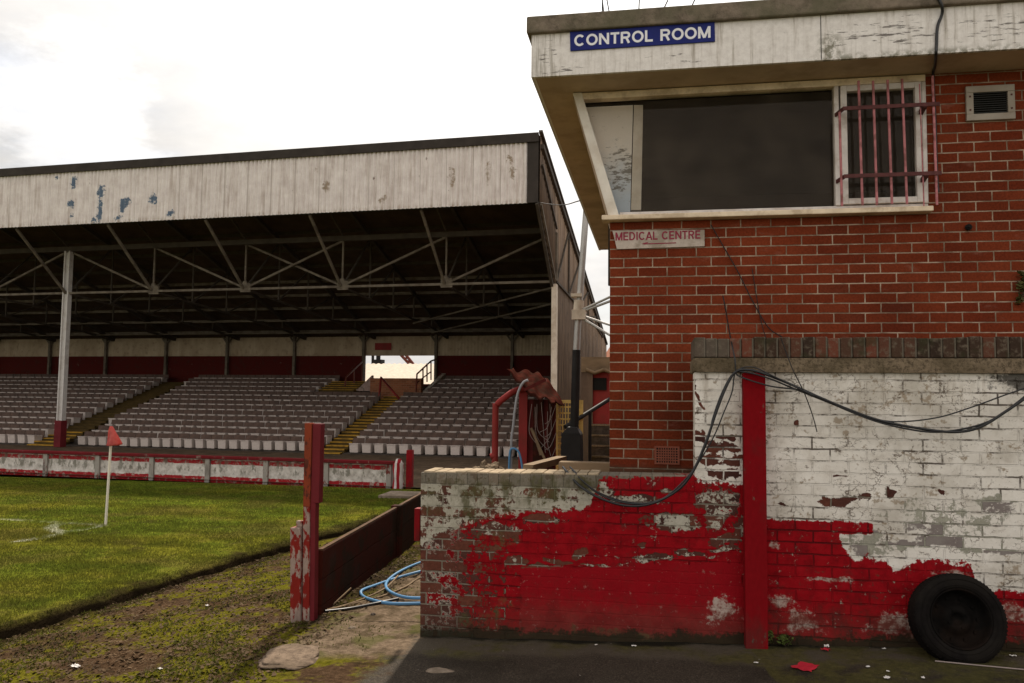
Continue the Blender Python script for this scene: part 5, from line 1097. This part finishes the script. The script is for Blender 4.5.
# tall lighting pole
PYY = 14.2
a, c, d = at(574.5, 420, PYY-.1), at(577.5, 330, PYY-.1), at(588, 185, PYY-.1)
dirv = (d-c).normalized(); base = Vector((a.x-.03, PYY-.1, zg)); topp = d + dirv*1.6
lp = thing('lighting_pole', 'leaning galvanised pole with black lower half and black base box', 'pole', base)
mb = MB(); mb.tube([base, a, at(576.5, 350, PYY-.1)], [.078, .074, .07], 12); mb.build('lower_pole', M['poleblack'], lp, base)
mb = MB(); mb.tube([at(576.5, 350, PYY-.1), c, d, topp], [.062, .058, .052, .045], 12); mb.build('upper_pole', M['polegalv'], lp, base)
q = at(578, 313, PYY-.1); mb = MB(); mb.tube([q-dirv*.12, q+dirv*.22], .085, 12); mb.box(q.x-.1, q.x+.14, q.y-.1, q.y-.0, q.z-.12, q.z+.05); mb.box(at(575, 297, PYY).x-.05, at(580, 297, PYY).x+.05, q.y-.12, q.y+.05, at(577, 298, PYY).z, at(577, 295, PYY).z); cl_ = mb.build('pole_clamp', M['postcream'], lp, base)
for (px, py), (ex, ey) in (((580, 311), (612, 296)), ((580, 312.5), (612, 300.5)), ((580, 315), (613, 326)), ((580, 317), (613, 337))):
    s_ = at(px, py, PYY-.1); e_ = at(ex, ey, 13.8); e_ = s_ + (e_-s_)*1.35; mb = MB(); mb.tube([s_, e_], .022, 6); mb.build('stay_arm', M['polegalv'], cl_, base)
mb = MB(); l, r_ = at(560.5, 440, PYY-.3), at(582, 440, PYY-.3); zt3 = at(570, 427, PYY-.3).z; zt4 = at(570, 434, PYY-.3).z
mb.hexa([(l.x, PYY-.35, zg), (r_.x, PYY-.35, zg), (r_.x, PYY+.1, zg), (l.x, PYY+.1, zg), (l.x+.02, PYY-.35, zt4), (r_.x-.02, PYY-.35, zt4), (r_.x-.02, PYY+.1, zt4), (l.x+.02, PYY+.1, zt4)])
mb.hexa([(l.x+.02, PYY-.35, zt4), (r_.x-.02, PYY-.35, zt4), (r_.x-.02, PYY+.1, zt4), (l.x+.02, PYY+.1, zt4), (l.x+.12, PYY-.3, zt3), (r_.x-.1, PYY-.3, zt3), (r_.x-.1, PYY+.05, zt3), (l.x+.12, PYY+.05, zt3)]); mb.build('base_box', M['poleblack'], lp, base, bev=.01)
# yellow mesh gate
GYY = 14.9; l, r_ = at(554.5, 430, GYY).x, at(583, 430, GYY).x; zt5 = at(570, 400, GYY).z; yo = (l, GYY, zg)
yg = thing('mesh_gate', 'yellow framed mesh gate panel behind the black pole base', 'gate', yo)
mb = MB(); mb.box(l, l+.07, GYY-.03, GYY+.03, zg, zt5); mb.box(r_-.07, r_, GYY-.03, GYY+.03, zg, zt5); mb.box(l+.07, r_-.07, GYY-.029, GYY+.029, zt5-.06, zt5); mb.box(l+.07, r_-.07, GYY-.029, GYY+.029, zg+.1, zg+.16); mb.build('gate_frame', M['yellowmesh'], yg, yo)
mb = MB()
for x_ in np.arange(l+.1, r_-.07, .05): mb.box(x_-.009, x_+.009, GYY-.008, GYY-.002, zg+.16, zt5-.06)
for z_ in np.arange(zg+.22, zt5-.08, .11): mb.box(l+.07, r_-.07, GYY-.001, GYY+.006, z_-.014, z_+.014)
mb.build('mesh_infill', M['yellowmesh'], yg, yo)
# red gatehouse and steps
HY = 16.2; l = at(581, 400, HY).x; ho = (l, HY, zg); hs = thing('red_doorway', 'dark red doorway with brown beam beside the control building', 'doorway', ho)
zb1, zb0 = at(590, 357, HY).z, at(590, 372, HY).z; dz = at(600, 424, HY).z
mb = MB(); mb.box(l, 2.5, HY, HY+.25, zb0, zb1); 
for j in range(5): mb.tube([(l+.35*j+.1, HY-.03, zb0+.05), (l+.35*j+.27, HY-.03, zb0-.02), (l+.35*j+.45, HY-.03, zb0+.05)], .04, 6)
mb.build('door_beam', M['timber'], hs, ho); mb = MB(); mb.box(l, at(592.5, 400, HY).x, HY+.02, HY+.25, zg, zb0); mb.build('door_pier', M['gable'], hs, ho)
mb = MB(); mb.box(at(592.5, 400, HY).x, 2.5, HY+.1, HY+.16, dz, zb0); dd = mb.build('door', M['railred'], hs, ho); mb = MB(); a = at(598, 384, HY); mb.box(a.x-.1, a.x+.16, HY+.06, HY+.1, a.z-.12, a.z+.12); mb.build('lock_box', M['black'], dd, ho)
sx = at(585, 440, 14.6).x; so2 = (sx, 14.7, zg); stp = thing('concrete_steps', 'worn dark steps climbing to the red doorway', 'steps', so2)
n_ = 7; mb = MB(); edge = MB()
for j in range(n_):
    y_ = 14.75 + .2*j; z_ = zg + (dz-zg)*(j+1)/n_
    mb.box(sx, 2.2, y_, y_+.21, zg, z_-.012); edge.box(sx-.003, 2.203, y_-.012, y_+.07, z_-.03, z_)
mb.build('step_blocks', M['conc_dark'], stp, so2); edge.build('step_nosings', M['conc'], stp, so2)
mb = MB(); mb.tube([at(565, 427, 14.5), at(613, 397, 15.6), at(640, 380, 16.2)], .04, 8); q = at(590, 411, 15); mb.tube([(q.x, 15, zg), q], .03, 8); one(mb, 'handrail', M['poleblack'], 'dark sloping handrail of the steps beside the red doorway', 'handrail', (q.x, 15, zg))
# planks and rubble behind the low wall
mb = MB(); a, c = at(560, 466, 7.0), at(640, 466, 7.0); mb.box(a.x, c.x, 6.9, 7.05, at(580, 471, 7).z, at(580, 461.5, 7).z); 
one(mb, 'timber_beam', M['timber'], 'weathered timber beam lying behind the low wall top', 'timber', (a.x, 7, at(580, 471, 7).z), bev=.006)
mb = MB(); mb.bar(at(528, 468, 7.4), at(562, 459, 8.3), .1, .06); mb.bar(at(528, 474, 7.4), at(528, 468, 7.4), .08, .08); one(mb, 'plank', M['timber'], 'yellowish slanting plank behind the low wall below the mesh gate', 'timber', at(545, 464, 8))
q = at(487, 474, 9.5); mb = MB()
def lump(u, v):
    t = 2*pi*u; ph = pi*v; d = Vector((cos(t)*sin(ph), sin(t)*sin(ph), cos(ph))); k = 1+.45*mnoise.fractal(d*2, 1, 2, 5); return tuple(q + Vector((d.x*.2*k, d.y*.16*k, d.z*.13*k)))
mb.grid(lump, 30, 16, smooth=False, flip=True); mb.box(q.x-.3, q.x+.3, 9.3, 9.7, -.15, q.z); one(mb, 'broken_wall', M['conc'], 'broken stub of rough concrete wall behind the low wall', 'rubble', q)
# far house right of the gable
hx = at(606, 350, 45); fh = thing('far_house', 'distant brick house end seen between stand gable and control building', 'house', (hx.x+2, 45, -.45)); fo2 = (hx.x+2, 45, -.45)
mb = MB(); z6 = at(606, 352, 45).z; mb.box(hx.x-.2, hx.x+6, 45, 52, -.45, z6-.7); mb.build('wall', M['farbrick'], fh, fo2)
mb = MB(); mb.hexa([(hx.x-.4, 44.8, z6-.7), (hx.x+6.2, 44.8, z6-.7), (hx.x+6.2, 52.2, z6-.7), (hx.x-.4, 52.2, z6-.7), (hx.x+.5, 48, z6+1.2), (hx.x+6, 48, z6+1.2), (hx.x+6, 49, z6+1.2), (hx.x+.5, 49, z6+1.2)]); mb.build('roof', M['farbrick'], fh, fo2)

# ------------------------------------------------------------------ view
vs = sc.view_settings; vs.view_transform = 'Standard'; vs.look = 'None'; vs.gamma = 1; vs.use_curve_mapping = False; vs.exposure = .74
sc.render.engine = 'CYCLES'; sc.cycles.max_bounces = 6; sc.cycles.transparent_max_bounces = 8
